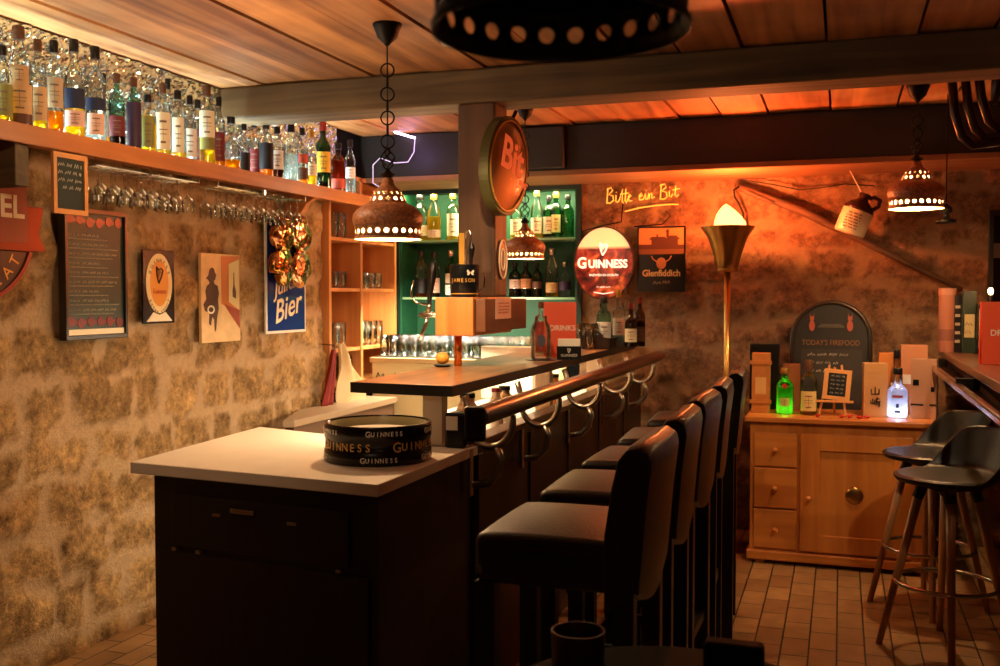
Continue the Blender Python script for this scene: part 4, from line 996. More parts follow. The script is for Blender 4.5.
# oval lit beer sign at the pillar
nrm = Vector((math.cos(math.radians(-12)), math.sin(math.radians(-12)), 0)); xd = Vector((-nrm.y, nrm.x, 0))
up0 = Vector((0, 0, 1)); Mx = frame((-1.335, 4.0, 1.94), xd, up0) @ Matrix.Rotation(-.26, 4, 'Z')
t = thing('oval_sign', 'tilted oval glowing beer sign hanging at the top of pillar', 'sign', M=Mx)
bmx = B()
lathe(bmx, [(0, .045), (.4, .040), (.8, .022), (.97, .0), (.97, -.03), (0, -.03)], 48); bmx.transform(Matrix.Diagonal((.155, .20, 1, 1)))
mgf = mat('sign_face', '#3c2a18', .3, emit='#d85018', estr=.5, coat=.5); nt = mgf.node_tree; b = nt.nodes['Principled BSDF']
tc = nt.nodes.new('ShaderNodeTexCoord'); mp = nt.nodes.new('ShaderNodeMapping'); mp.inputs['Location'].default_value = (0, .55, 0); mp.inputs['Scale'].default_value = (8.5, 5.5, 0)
gr = nt.nodes.new('ShaderNodeTexGradient'); gr.gradient_type = 'SPHERICAL'; ml = nt.nodes.new('ShaderNodeMath'); ml.operation = 'MULTIPLY_ADD'; ml.inputs[1].default_value = 1.3; ml.inputs[2].default_value = .07  # painted hotspot: emission gradient stands for reflected light and backlight on the face
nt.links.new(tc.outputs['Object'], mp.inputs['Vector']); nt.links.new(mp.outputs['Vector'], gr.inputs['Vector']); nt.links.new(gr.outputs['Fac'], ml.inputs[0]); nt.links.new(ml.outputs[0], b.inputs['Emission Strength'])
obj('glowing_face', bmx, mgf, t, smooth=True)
obj('outer_rim', ringflat(B(), .166, .212, .018, -.035, .012, 56), mat('rim_olive', '#5c5a34', .4, .3), t, bevel=.003)
obj('inner_rim', ringflat(B(), .150, .195, .006, .010, .016, 56), M_gold, t)
text('Bit', .19, mat('sign_text', '#e0602c', .4, emit='#d8552a', estr=.6), t, -.03, .02, .044, bold=.004, sx=.85); text('burger', .055, MATS['sign_text'], t, .05, -.05, .040, bold=.001)
obj('sign_hanger', tube(B(), [(0, .205, -.01), (.02, .235, -.01), (.03, .26, -.01)], .008, 8), M_iron, t)
t = thing('sign_mount', 'small black ceiling cup from which the oval sign hangs', 'fixture', (-1.275, 4.42, 2.30))
obj('cup', lathe(B(), [(.0, -.03), (.02, -.03), (.035, .0), (.048, .07), (0, .07)], 24), M_iron, t, smooth=True)
t.location = (-1.27, 4.33, 2.30)

# floor torch lamp
TX, TY = -.594, 5.62
t = thing('floor_torch', 'tall brass floor torch with glowing flame glass by back wall', 'lamp', (TX, TY, 0))
M_brass = mat('brass', '#b98f50', .28, 1.0)
fun = lathe(B(), [(.146, 1.775), (.142, 1.765), (.112, 1.72), (.088, 1.66), (.070, 1.60), (.058, 1.545), (.050, 1.54), (.04, 1.56), (.075, 1.66), (.105, 1.73), (.138, 1.775)], 40, cap=False)
smooth_angle(obj('funnel', fun, M_brass, t), 60)
obj('collar', lathe(B(), [(.0, 1.525), (.052, 1.525), (.058, 1.535), (.058, 1.548), (.0, 1.55)], 32), M_brass, t)
obj('pole', lathe(B(), [(.017, .03), (.017, 1.53)], 16), M_brass, t, smooth=True)
obj('pole_fluting', lathe(B(), [(.006, .03), (.006, 1.53)], 8, 0, -.017), M_brass, t, smooth=True)
obj('foot', lathe(B(), [(0, 0), (.15, 0), (.15, .012), (.03, .03), (0, .03)], 32), M_brass, t)
bm = B(); lathe(bm, [(0, 1.70), (.065, 1.73), (.088, 1.775), (.084, 1.80), (.066, 1.835), (.045, 1.862), (.022, 1.885), (0, 1.90)], 24)
for v in bm.verts: v.co.x += .012*math.sin((v.co.z-1.7)*22)
mfl = bpy.data.materials.new('flame_glass'); mfl.use_nodes = True; nt = mfl.node_tree; nt.nodes.remove(nt.nodes['Principled BSDF'])
tr = nt.nodes.new('ShaderNodeBsdfTransparent'); tr.inputs[0].default_value = (1, .8, .6, 1); em = nt.nodes.new('ShaderNodeEmission'); em.inputs[0].default_value = (1, .46, .12, 1); em.inputs[1].default_value = 2.6
ash = nt.nodes.new('ShaderNodeAddShader'); nt.links.new(tr.outputs[0], ash.inputs[0]); nt.links.new(em.outputs[0], ash.inputs[1]); nt.links.new(ash.outputs[0], nt.nodes['Material Output'].inputs[0])
obj('flame_glass', bm, mfl, t, smooth=True)
point_light('torch_light', (TX, TY, 1.82), (1.0, .12, .035), 44, .03)
point_light('torch_core_light', (TX+.01, TY+.01, 1.84), (1.0, .46, .16), 27, .02)

# purple neon tube near the corner
M_neonp = mat('neon_violet', '#ffffff', .3, emit=(.85, .62, 1, 1), estr=14)
t = thing('violet_neon', 'bent violet neon tube under the beam left of niche', 'neon', (0, 0, 0))
pn = [at(381, 128, 'y', 5.50), at(415, 138, 'y', 5.52), at(414, 152, 'y', 5.54), at(408, 162, 'y', 5.54), at(394, 163, 'y', 5.54), at(380, 158, 'y', 5.54), at(373, 165, 'y', 5.54), at(373, 183, 'y', 5.54), at(384, 190, 'y', 5.54)]
obj('neon_tube', tube(B(), pn[:2], .006, 8), M_neonp, t)
obj('neon_return', tube(B(), pn[1:], .0025, 8), mat('neon_dim', '#e0d0f0', .3, emit=(.85, .7, 1, 1), estr=.8), t)
point_light('violet_neon_light', (-2.42, 5.44, 2.24), (.62, .38, 1.0), .9, .08)

# ================================================================ BACK WALL
WB = YB-.035
t = thing('neon_script', 'glowing amber neon script with underline above the round sign', 'neon', M=BACKW(-1.145, WB, 1.985))
M_neon = mat('neon_amber', '#ffc040', .3, emit=(1, .46, .07, 1), estr=1.0)
def stroke(pts): return [(p[0], p[1], .012) for p in pts]
script = [ # B i t t e   e i n   B i t   (unit strokes, 1 = letter height)
 [(0,-.5),(.05,.5)], [(.0,.42),(.2,.52),(.3,.35),(.1,.08),(.3,-.02),(.34,-.3),(.15,-.5),(.0,-.42)],
 [(.45,.02),(.45,-.4),(.52,-.45),(.62,-.3)], [(.47,.2),(.48,.24)],
 [(.62,-.3),(.78,.4),(.76,-.35),(.82,-.5)], [(.94,.42),(.9,-.35),(.96,-.5),(1.05,-.2)], [(.66,.08),(1.08,.14)],
 [(1.05,-.2),(1.2,-.02),(1.14,.06),(1.06,-.1),(1.1,-.38),(1.25,-.36)],
 [(1.6,-.15),(1.76,-.02),(1.7,.1),(1.6,-.05),(1.62,-.34),(1.8,-.3)], [(1.8,-.3),(1.9,.08),(1.92,-.3),(2.0,-.3)], [(1.93,.25),(1.94,.28)],
 [(2.0,-.3),(2.06,.1),(2.08,-.28),(2.1,.0),(2.2,.1),(2.22,-.26),(2.34,-.16)],
 [(2.62,-.35),(2.66,.62)], [(2.6,.55),(2.82,.64),(2.9,.45),(2.7,.2),(2.92,.1),(2.94,-.2),(2.78,-.34),(2.62,-.28)],
 [(3.05,.2),(3.05,-.16),(3.14,-.2),(3.22,0)], [(3.07,.4),(3.08,.43)], [(3.36,.5),(3.32,-.1),(3.4,-.2),(3.5,-.05)], [(3.2,.24),(3.55,.32)],
 [(.9,-1.05),(1.6,-.84),(2.4,-.72),(3.2,-.66),(3.5,-.7)]]
bm = B(); sc_ = .125
for s_ in script: tube(bm, [((p[0]-1.75)*sc_, p[1]*sc_*.75+.02, .012) for p in s_], .0034, 6)
obj('neon_letters', bm, M_neon, t)
bm = B(); tube(bm, [(-.12, -.03, .006), (-.13, -.14, .006), (-.25, -.16, .006), (-.37, -.19, .006), (-.40, -.30, .006), (-.40, -.60, .006), (-.36, -.72, .006)], .004, 6); tube(bm, [(.14, -.08, .006), (.17, -.11, .006), (.12, -.16, .006), (-.05, -.17, .006)], .004, 6)
obj('cable', bm, M_iron, t)
point_light('neon_script_light', (-1.145, WB-.10, 1.97), (1, .5, .12), .5, .1)
# round illuminated stout sign
gx = -1.365; t = thing('round_beer_sign', 'round illuminated stout sign with cream head and white name', 'sign', M=BACKW(gx, WB-.05, 1.592))
mg = bpy.data.materials.new('pint_picture'); mg.use_nodes = True; nt = mg.node_tree; b = nt.nodes['Principled BSDF']
tc = nt.nodes.new('ShaderNodeTexCoord'); sp = nt.nodes.new('ShaderNodeSeparateXYZ'); ns = nt.nodes.new('ShaderNodeTexNoise'); ns.inputs['Scale'].default_value = 7; ns.inputs['Detail'].default_value = 4; ns.inputs['Distortion'].default_value = 1.5
nt.links.new(tc.outputs['Object'], sp.inputs[0]); nt.links.new(tc.outputs['Object'], ns.inputs['Vector'])
rp = nt.nodes.new('ShaderNodeValToRGB'); e = rp.color_ramp.elements; e[0].position = .36; e[0].color = lin('#300b08'); e[1].position = .68; e[1].color = lin('#e06a30'); e2 = e.new(.5); e2.color = lin('#7a1d14')
nt.links.new(ns.outputs['Fac'], rp.inputs['Fac'])
mr = nt.nodes.new('ShaderNodeMapRange'); mr.inputs[1].default_value = .085; mr.inputs[2].default_value = .105; nt.links.new(sp.outputs['Y'], mr.inputs[0])
mxx = nt.nodes.new('ShaderNodeMix'); mxx.data_type = 'RGBA'; mxx.inputs[7].default_value = lin('#ffe0a0'); nt.links.new(mr.outputs[0], mxx.inputs[0]); nt.links.new(rp.outputs['Color'], mxx.inputs[6])
nt.links.new(mxx.outputs[2], b.inputs['Base Color']); nt.links.new(mxx.outputs[2], b.inputs['Emission Color']); b.inputs['Emission Strength'].default_value = .55; b.inputs['Roughness'].default_value = .25
obj('glowing_disc', prism(B(), ell(.182, .218, 56), 0, .035), mg, t)
obj('rim', ringflat(B(), .186, .222, .007, -.002, .040, 56), mat('rim_brown', '#4a2c1c', .3, .3), t)
M_glow = mat('lit_white', '#fff4e0', .4, emit='#fff0d8', estr=1.1)
text('G', .092, M_glow, t, -.135, .0, .0355, bold=.002, sx=.9); text('UINNESS', .068, M_glow, t, .025, -.006, .0355, bold=.002, sx=.9); harp(.075, 0, .085, .036, M_glow, t)
text('BREWED IN DUBLIN', .020, M_glow, t, 0, -.072, .0355); obj('lower_line', tube(B(), [(-.06, -.175, .036), (0, -.185, .036), (.06, -.175, .036)], .003, 5), M_glow, t); text('ST. JAMES GATE', .012, M_glow, t, 0, -.145, .0355)
obj('stand', tube(B(), [(-.02, -.21, .01), (-.03, -.26, -.02), (-.02, -.30, -.04)], .008, 8), M_iron, t)
point_light('round_sign_light', (gx, WB-.2, 1.62), (1, .5, .25), .8, .12)
# dark whisky tin sign
t = thing('whisky_tin_sign', 'black whisky tin sign with lit orange village picture on back wall', 'sign', M=BACKW(-1.028, WB, 1.615))
obj('tin_plate', prism(B(), rect(-.145, .145, -.197, .197), 0, .012), mat('tin_dark', '#0e0b0a', .3), t, bevel=.003)
obj('rim', (lambda bm: ([prism(bm, a, .012, .017) for a in (rect(-.145, .145, .188, .197), rect(-.145, .145, -.197, -.188), rect(-.145, -.136, -.188, .188), rect(.136, .145, -.188, .188))], bm)[1])(B()), M_black, t)
obj('sky_picture', prism(B(), rect(-.136, .136, .06, .188), .012, .013), mat('village_sky', '#b07a48', .4), t)
bm = B()
prism(bm, rect(-.06, .10, .085, .118), .013, .0136); prism(bm, [(-.075, .118), (.035, .118), (.02, .135), (-.06, .135)], .013, .0138); prism(bm, [(.02, .118), (.115, .118), (.09, .142), (.05, .142)], .013, .0140)
prism(bm, rect(.03, .045, .13, .165), .013, .0142); prism(bm, [(.024, .165), (.051, .165), (.038, .182)], .013, .0143); prism(bm, rect(-.03, -.02, .13, .15), .013, .0142)
prism(bm, [(-.136, .06), (.136, .06), (.136, .086), (-.136, .09)], .013, .0144); obj('village_silhouette', bm, mat('village_dark', '#4a2a1c', .5), t)
obj('valley', prism(B(), rect(-.136, .136, .03, .06), .012, .0128), mat('valley_brown', '#6a4428', .5), t)
obj('antlers', (lambda bm: (tube(bm, [(-.02, -.02, .013), (-.05, .0, .013), (-.06, .02, .013)], .004, 5), tube(bm, [(.02, -.02, .013), (.05, .0, .013), (.06, .02, .013)], .004, 5), prism(bm, ell(.03, .035, 20, 0, -.025), .012, .0135), bm)[3])(B()), mat('stag_brown', '#a06a48', .5), t)
text('Glenfiddich', .054, mat('sign_cream', '#e8c490', .4), t, 0, -.085, .0125, bold=.0014, sx=.93); text('Pure Malt', .026, mat('sign_grey', '#a09078', .5), t, 0, -.14, .0125, shear=.3, rot=.06)

# old wooden yoke pole, rope and jug
t = thing('wooden_pole', 'old weathered wooden tool pole mounted diagonally on back wall', 'pole', (0, 0, 0))
a0 = at(738, 187, 'y', WB-.03); a1 = at(800, 210, 'y', WB-.03); a2 = at(962, 290, 'y', WB-.03)
bm = B(); tube(bm, [a0, a0.lerp(a1, .3), a1, a1.lerp(a2, .4), a2], [.018, .023, .025, .020, .014], 8); obj('shaft', bm, wood('old_wood', '#4c3424', '#6c4c34', 'x', .7, bump=.6), t, smooth=True)
obj('hook', tube(B(), [a0+Vector((.01, -.03, .0)), a0+Vector((-.02, -.035, -.02)), a0+Vector((-.015, -.035, -.06)), a0+Vector((.01, -.035, -.10)), a0+Vector((.035, -.035, -.16)), a0+Vector((.035, -.035, -.25))], .006, 8), M_iron, t)
obj('splint', tube(B(), [a0+Vector((.05, -.03, -.03)), a0+Vector((.2, -.03, -.10))], .008, 6), MATS['old_wood'], t)
t = thing('power_cable', 'thin black cable draped along the wall above the pole', 'cable', (0, 0, 0))
pts = [at(x_, y_, 'y', WB-.015) for x_, y_ in ((738, 180), (750, 181), (770, 184), (790, 188), (800, 190), (820, 188), (845, 184), (875, 186))]
obj('wire', tube(B(), pts, .0035, 6), M_black, t)
jp = at(857, 214, 'y', WB-.15)
t = thing('stoneware_jug', 'tilted cream and dark brown stoneware jug hanging on back wall', 'jug', (jp.x, jp.y, jp.z)); t.rotation_euler = (0, .38, 0)
M_jugc = mat('jug_cream', '#d8c8a4', .35); M_jugd = mat('jug_brown', '#3a2018', .25)
obj('jug_lower', lathe(B(), [(0, -.115), (.078, -.115), (.083, -.105), (.083, .015), (.083, .018)], 32, cap=False), M_jugc, t, smooth=True)
obj('jug_shoulder', lathe(B(), [(.083, .018), (.080, .035), (.06, .06), (.032, .078), (.026, .09), (.030, .11), (.028, .118), (0, .118)], 32), M_jugd, t, smooth=True)
obj('jug_handle', tube(B(), [(.065, 0, .045), (.09, 0, .075), (.085, 0, .11), (.05, 0, .115), (.028, 0, .10)], .011, 10), M_jugd, t, smooth=True)
bm = B()
for k in range(6):
    for i in range(14):
        a = -PI/2-.6+1.0*i/14
        if (i*7+k*3) % 5 == 0: continue
        p = Vector((.0835*math.cos(a), .0835*math.sin(a), -.005-.016*k)); box(bm, p.x-.002, p.x+.002, p.y-.0006, p.y+.0012, p.z-.004, p.z+.003)
obj('jug_print', bm, M_black, t)
wt = at(848, 165, 'y', WB-.15); loc_ = Vector((jp.x, jp.y, jp.z))
t3 = thing('jug_cord', 'cord by which the stoneware jug hangs from beam', 'cord', (0, 0, 0)); obj('string', tube(B(), [wt+Vector((0, 0, -.01)), loc_+Vector((.02, -.0, .12))], .003, 6), M_paper, t3)
# small lantern in the right back
lp = at(946, 214, 'y', 5.3)
t = thing('small_lantern', 'tiny dark iron lantern hanging right of the pendant lamp', 'lantern', (lp.x, lp.y, lp.z))
obj('lantern_body', lathe(B(), [(0, -.045), (.045, -.045), (.05, -.03), (.02, -.02), (.012, 0), (.03, .01), (.028, .03), (.01, .045), (0, .05)], 20), M_iron, t, smooth=True)
obj('lantern_chain', tube(B(), [(0, 0, .05), (0, 0, ZC-lp.z)], .003, 6), M_iron, t)

# dark framed mirror at the right end of back wall
t = thing('wall_mirror', 'dark framed glass picture cut by the right photo edge', 'mirror', M=BACKW(.90, WB, 1.56))
obj('frame', prism(B(), rect(-.145, .14, -.30, .30), 0, .02), mat('mirror_frame', '#15100e', .35), t, bevel=.004); obj('pane', prism(B(), rect(-.12, .12, -.27, .27), .02, .022), mat('mirror_dark', '#1a1512', .06, .6), t)
obj('small_plaque', prism(B(), rect(-.12, -.03, .04, .12), .022, .026), mat('plaque', '#3a2c20', .5), t)

# brown pipes bending under the ceiling at top right
t = thing('bent_pipes', 'bundle of glossy brown pipes bending under ceiling at top right', 'pipe', (0, 0, 0))
m_pipe = mat('pipe_brown', '#33201a', .28, .3)
for k, (dx, dz) in enumerate(((0, 0), (.05, .028), (.10, .06))):
    x_ = .47+dx; z_ = 2.02+dz; Y_ = 4.6
    pts = [(x_-.05, Y_, ZC), (x_-.03, Y_, z_+.14), (x_, Y_, z_+.04), (x_+.04, Y_-.01, z_), (x_+.12, Y_-.02, z_+.008), (x_+.45, Y_-.03, z_+.04)]
    obj('pipe', tube(B(), pts, .019, 12), m_pipe, t, smooth=True)
x_ = .60; obj('pipe', tube(B(), [(x_, 4.55, ZC), (x_-.005, 4.55, 2.26), (x_-.02, 4.55, 2.18)], [.026, .026, .012], 12), m_pipe, t, smooth=True)
t.location = (-.0, 0, 0)
t = thing('ceiling_spotlight', 'small white round ceiling spotlight near the front lamp', 'spotlight', (0, 0, 0))
cpx = at(452, 38, 'z', ZC-.015)
t.location = (cpx.x, cpx.y, ZC)
obj('spot_body', lathe(B(), [(0, -.04), (.038, -.04), (.044, -.03), (.044, -.022), (.036, -.02), (.036, 0), (0, 0)], 24), M_white, t)

# ================================================================ CHEST
t = thing('pine_chest', 'honey pine cupboard chest with three drawers and a door', 'chest', (0, 0, 0))
CX0, CX1, CYF = -.440, .455, 5.34
obj('chest_top', box(B(), CX0-.025, CX1+.02, CYF-.03, 6.0, .742, .77), M_pineh, t, bevel=.005)
bm = B(); box(bm, CX0, CX1, CYF, 5.98, .055, .742); obj('chest_body', bm, M_pine, t, bevel=.003)
obj('plinth', box(B(), CX0-.015, CX1+.015, CYF-.018, 5.98, .022, .072), M_pineh, t, bevel=.008)
for (x_, y_) in ((CX0+.05, CYF+.04), (CX1-.05, CYF+.04), (CX0+.05, 5.95), (CX1-.05, 5.95)):
    obj('bun_foot', lathe(B(), [(0, 0), (.03, 0), (.036, .010), (.030, .023), (0, .023)], 16, x_, y_), M_pine, t, smooth=True)
for (z0, z1) in ((.512, .688), (.297, .503), (.085, .288)):
    d_ = obj('drawer', box(B(), -.420, -.205, CYF-.014, CYF, z0, z1), M_pineh, t, bevel=.004)
    bm = lathe(B(), [(.006, 0), (.007, .012), (.014, .02), (.013, .03), (0, .034)], 16); bm.transform(Matrix.Translation((-.312, CYF-.014, (z0+z1)/2)) @ Matrix.Rotation(PI/2, 4, 'X')); obj('drawer_knob', bm, M_pine, d_, smooth=True)
dx0, dx1, dz0, dz1 = -.188, .345, .085, .690
bm = B(); box(bm, dx0, dx0+.095, CYF-.016, CYF, dz0, dz1); box(bm, dx1-.085, dx1, CYF-.016, CYF, dz0, dz1); box(bm, dx0+.095, dx1-.085, CYF-.016, CYF, dz1-.085, dz1); box(bm, dx0+.095, dx1-.085, CYF-.016, CYF, dz0, dz0+.085)
door = obj('door_frame', bm, M_pine, t, bevel=.002)
obj('door_inset', box(B(), dx0+.095, dx1-.085, CYF-.006, CYF-.001, dz0+.085, dz1-.085), M_pine, door)
bm = lathe(B(), [(.006, 0), (.007, .012), (.014, .02), (.013, .03), (0, .034)], 16); bm.transform(Matrix.Translation((-.145, CYF-.016, .36)) @ Matrix.Rotation(PI/2, 4, 'X')); obj('door_knob', bm, M_pine, door, smooth=True)
bm = lathe(B(), [(0, .0), (.042, .0), (.044, .003), (.038, .007), (.02, .010), (0, .011)], 32); bm.transform(Matrix.Translation((.075, CYF-.006, .385)) @ Matrix.Rotation(PI/2, 4, 'X')); obj('brass_medallion', bm, M_brass, door, smooth=True)
bm = B(); box(bm, dx1+.015, CX1-.02, CYF-.010, CYF, .09, .688); obj('corner_stile', bm, M_pine, t, bevel=.003)

# things on the chest
CT = .77
def cbox(name, label, px0, px1, pyt, Y, dep, m, cat='box', rz=0.0, extra=None):
    a = at(px0, pyt, 'y', Y); b_ = at(px1, pyt, 'y', Y); w_ = (b_.x-a.x); h_ = a.z-CT
    t = thing(name, label, cat, ((a.x+b_.x)/2, Y, CT), rz)
    obj('carton', box(B(), -w_/2, w_/2, 0, dep, 0, h_), m, t, bevel=.002)
    return t, w_, h_
cbox('whisky_box', 'tall black gift box behind the slatted wooden box on chest', 750, 779, 344, 5.68, .08, M_black)
t, w_, h_ = cbox('wooden_gift_box', 'slatted pale wooden gift box at left end of chest', 752, 770, 353, 5.50, .075, mat('gift_wood', '#c47a3a', .5, var=.1, bscale=20))
for z in (.05, h_-.06): obj('cross_slat', box(B(), -w_/2-.010, w_/2+.010, -.006, -.0005, z, z+.02), MATS['gift_wood'], t)
obj('paper_label', box(B(), -.028, .028, -.0015, 0, .10, .19), flatm('#e0b070'), t)
cbox('cardboard_box', 'brown cardboard bottle box between green bottle and chalkboard', 783, 800, 364, 5.66, .07, mat('kraft', '#8a4c28', .7))
def cbottle(px, ty, Y, wpx, **k):
    q = at(px, ty, 'y', Y); d = (q-Vector((0, 0, H))).dot(FW)
    return bottle(q.z-CT, wpx*d/2000, loc=(q.x, Y, CT), face=math.atan2(-Y, -q.x), **k)
cbottle(785, 368, 5.50, 17, kind='round', glass=M_glassg, liquid=liquid('green_spirit', '#9fe070', '#b8f060', .4), level=.58, cap=M_goldcap, labels=[(.18, .36, flatm('#b8c060'), 1.1)], seal=(.62, .013, M_red), label='green gin bottle with red round seal, lit from beneath on chest')
cbottle(809, 360, 5.49, 17, kind='round', glass=M_glass, liquid=M_pale, level=.3, cap=M_cork, caph=.055, labels=[(.08, .44, flatm('#e0c880'), 2.0)], label='clear whisky bottle with cream label and long cork beside green bottle')
cbottle(898, 368, 5.50, 20, kind='squat', glass=M_glass, liquid=liquid('frosted_spirit', '#dfe4f0', '#e8ecff', .45), level=.54, cap=M_blackcap, labels=[(.42, .47, flatm('#a04038'), 1.0), (.12, .16, nav, .5), (.22, .30, nav, .25)], label='clear patterned bottle glowing bluish white on the right of chest')
point_light('green_bottle_led', (at(785, 400, 'y', 5.50).x, 5.50, CT+.035), (.65, 1.0, .25), .28, .015)
point_light('white_bottle_led', (at(898, 400, 'y', 5.50).x, 5.50, CT+.035), (.75, .8, 1.0), .38, .015)
cbottle(897, 350, 5.64, 12, kind='tall', glass=M_glass, liquid=M_pale, level=.2, cap=M_blackcap, labels=[(.3, .5, cre, 2)], label='thin tall clear bottle behind the glowing patterned bottle')
# big arch chalkboard
t = thing('arched_chalkboard', 'large round topped dark chalkboard leaning on wall behind the chest', 'chalkboard', M=BACKW(-.052, 5.80, CT) @ Matrix.Rotation(-.08, 4, 'X'))
Wc, Ha = .205, .385
arch = [(-Wc, 0), (Wc, 0), (Wc, Ha)] + [(Wc*math.cos(a), Ha+Wc*math.sin(a)) for a in [PI*k/24 for k in range(1, 24)]] + [(-Wc, Ha)]
obj('board', prism(B(), arch, 0, .012), mat('board_black', '#14100f', .5), t)
bm = B(); tube(bm, [(-Wc, 0, .012), (-Wc, Ha, .012)] + [(Wc*math.cos(a), Ha+Wc*math.sin(a), .012) for a in [PI-PI*k/24 for k in range(1, 24)]] + [(Wc, Ha, .012), (Wc, 0, .012)], .013, 8); obj('rounded_frame', bm, mat('board_frame', '#2e241c', .3), t, smooth=True)
obj('slate', prism(B(), rect(-.155, .165, .03, .33), .012, .014), mat('slate_grey', '#2c2826', .6), t)
text("TODAY'S FIREFOOD", .042, mat('board_rust', '#8c5a34', .5), t, 0, .365, .0125, sx=.80)
for s in (-1, 1):
    bm = B(); prism(bm, ell(.016, .03, 16, s*.10, .46), .012, .018); prism(bm, ell(.012, .013, 14, s*.10, .50), .012, .020); prism(bm, [(s*.10-.012, .505), (s*.10-.004, .505), (s*.10-.010, .53)], .012, .018); prism(bm, [(s*.10+.004, .505), (s*.10+.012, .505), (s*.10+.012, .53)], .012, .018)
    obj('red_figure', bm, mat('figure_red', '#a04a34', .5), t)
obj('painted_table', prism(B(), [(-.07, .45), (.07, .45), (.07, .455), (.05, .47), (-.05, .47), (-.07, .455)], .012, .015), mat('table_grey', '#4a4238', .5), t)
bm = B()
for k in range(3): squiggle(bm, -.12, .09-.04*k, .30-.045*k, .016, .015, .0013, 40+k)
obj('chalk_writing', bm, M_paper, t)
# mini easel
t = thing('mini_easel', 'small wooden easel with chalk price board standing on the chest', 'easel', (at(834, 410, 'y', 5.46).x, 5.46, CT))
MW = mat('easel_wood', '#d99a58', .5)
Me = Matrix.Rotation(.0, 4, 'Z') @ Matrix.Translation((0, 0, 0)) @ Matrix.Rotation(PI/2-.18, 4, 'X')
bm = B(); tube(bm, [(-.075, 0, -.01), (-.025, .27, -.01)], .006, 6); obj('easel_leg', (bm.transform(Me), bm)[1], MW, t)
bm = B(); tube(bm, [(.055, 0, -.01), (.035, .27, -.01)], .006, 6); obj('easel_leg', (bm.transform(Me), bm)[1], MW, t)
obj('back_leg', tube(B(), [(0, .13, .004), (0, .05, .25)], .006, 6), MW, t)
bm = prism(B(), rect(-.095, .095, .072, .082), -.016, .014); obj('easel_ledge', (bm.transform(Me), bm)[1], MW, t)
bm = B(); Mt = Me @ Matrix.Rotation(-.08, 4, 'Z')
for a in (rect(-.068, .068, .225, .245), rect(-.068, .068, .085, .105), rect(-.068, -.045, .105, .225), rect(.045, .068, .105, .225)): prism(bm, a, 0, .010)
obj('board_frame', (bm.transform(Mt), bm)[1], MW, t)
bm = prism(B(), rect(-.045, .045, .105, .225), .001, .006); obj('board_slate', (bm.transform(Mt), bm)[1], M_black, t)
bm = B()
for k in range(5): squiggle(bm, -.032, .034, .21-.022*k, .010, .007, .0009, 60+k)
obj('chalk_writing', (bm.transform(Mt), bm)[1], M_paper, t)
# candies
pcand = None
for i, px in enumerate((842, 850, 860, 867, 818)):
    p = at(px, 411, 'y', 5.40)
    if pcand is None:
        pcand = thing('wrapped_sweet', 'red wrapped sweet lying on the chest before the easel', 'sweet', (p.x, 5.40, CT), .3, 'sweets on the chest')
        bm = B(); bmesh.ops.create_uvsphere(bm, u_segments=12, v_segments=8, radius=.011); bm.transform(Matrix.Translation((0, 0, .0085)) @ Matrix.Diagonal((1.3, 1, .75, 1))); obj('wrapper', bm, mat('sweet_red', '#c03030', .25), pcand, smooth=True)
        bm = B(); lathe(bm, [(.001, .010), (.007, .020)], 8); bm.transform(Matrix.Translation((0, 0, .0085)) @ Matrix.Rotation(PI/2, 4, 'Y')); obj('twisted_end', bm, MATS['sweet_red'], pcand)
    else: dup(pcand, (p.x, 5.40+.01*(i % 2), CT), i*1.1)
# boxes on the right
t, w_, h_ = cbox('whisky_gift_box', 'pale hexagonal whisky box with black brush characters on chest', 864, 888, 363, 5.50, .07, mat('box_pale', '#c4935f', .5), rz=.12)
obj('side_face', box(B(), w_/2+.0005, w_/2+.001, .004, .066, .004, h_-.004), mat('box_pinkish', '#d09c88', .5), t)
def kanji(bm, strokes, s, x0, y0):
    for st in strokes: tube(bm, [(x0+p[0]*s, y0+p[1]*s, 0) for p in st], .0028, 6)
bm = B()
kanji(bm, [[(0, .5), (0, -.4)], [(-.45, .2), (-.45, -.4), (.45, -.4)], [(.45, .25), (.45, -.42)]], .042, -.002, .135)
kanji(bm, [[(-.5, .2), (-.5, -.15), (-.1, -.15)], [(-.3, .45), (-.3, -.15)], [(-.1, .3), (-.1, -.2)], [(.0, .4), (.45, .4)], [(.22, .6), (.1, .15)], [(.0, .1), (.55, .1)], [(.45, .1), (.45, -.45), (.3, -.5)], [(.05, -.05), (.05, -.3), (.3, -.3), (.3, -.05), (.05, -.05)]], .045, .0, .075)
bm.transform(Matrix.Translation((0, -.0015, 0)) @ Matrix.Rotation(PI/2, 4, 'X')); obj('brush_lettering', bm, M_black, t)
bm = B(); squiggle(bm, -.04, .02, .225, .006, 0, .0007, 9); squiggle(bm, -.04, .02, .20, .005, 0, .0006, 10); bm.transform(Matrix.Translation((0, -.001, 0)) @ Matrix.Rotation(PI/2, 4, 'X')); obj('small_print', bm, M_gold, t)
cbox('orange_box', 'plain orange bottle box behind the pale character box on chest', 879, 900, 353, 5.66, .08, mat('box_orange', '#cc7a34', .5))
t, w_, h_ = cbox('tall_pale_box', 'tallest pale pink bottle box at the back of chest', 901, 928, 345, 5.68, .09, mat('box_pink', '#c4835a', .5))
obj('white_label', box(B(), -.06, .0, -.0015, 0, .16, .21), M_paper, t)
t, w_, h_ = cbox('whisky_carton', 'pale carton with dark square print at right end of chest', 911, 937, 359, 5.48, .08, mat('box_lilac', '#b08468', .5), rz=-.18)
for (x0, x1, z0, z1) in ((-.050, -.022, .17, .20), (.035, .050, .14, .165), (-.060, .0, .068, .076), (.03, .06, .068, .078)): obj('dark_print', box(B(), x0, x1, -.0015, 0, z0, z1), M_black, t)

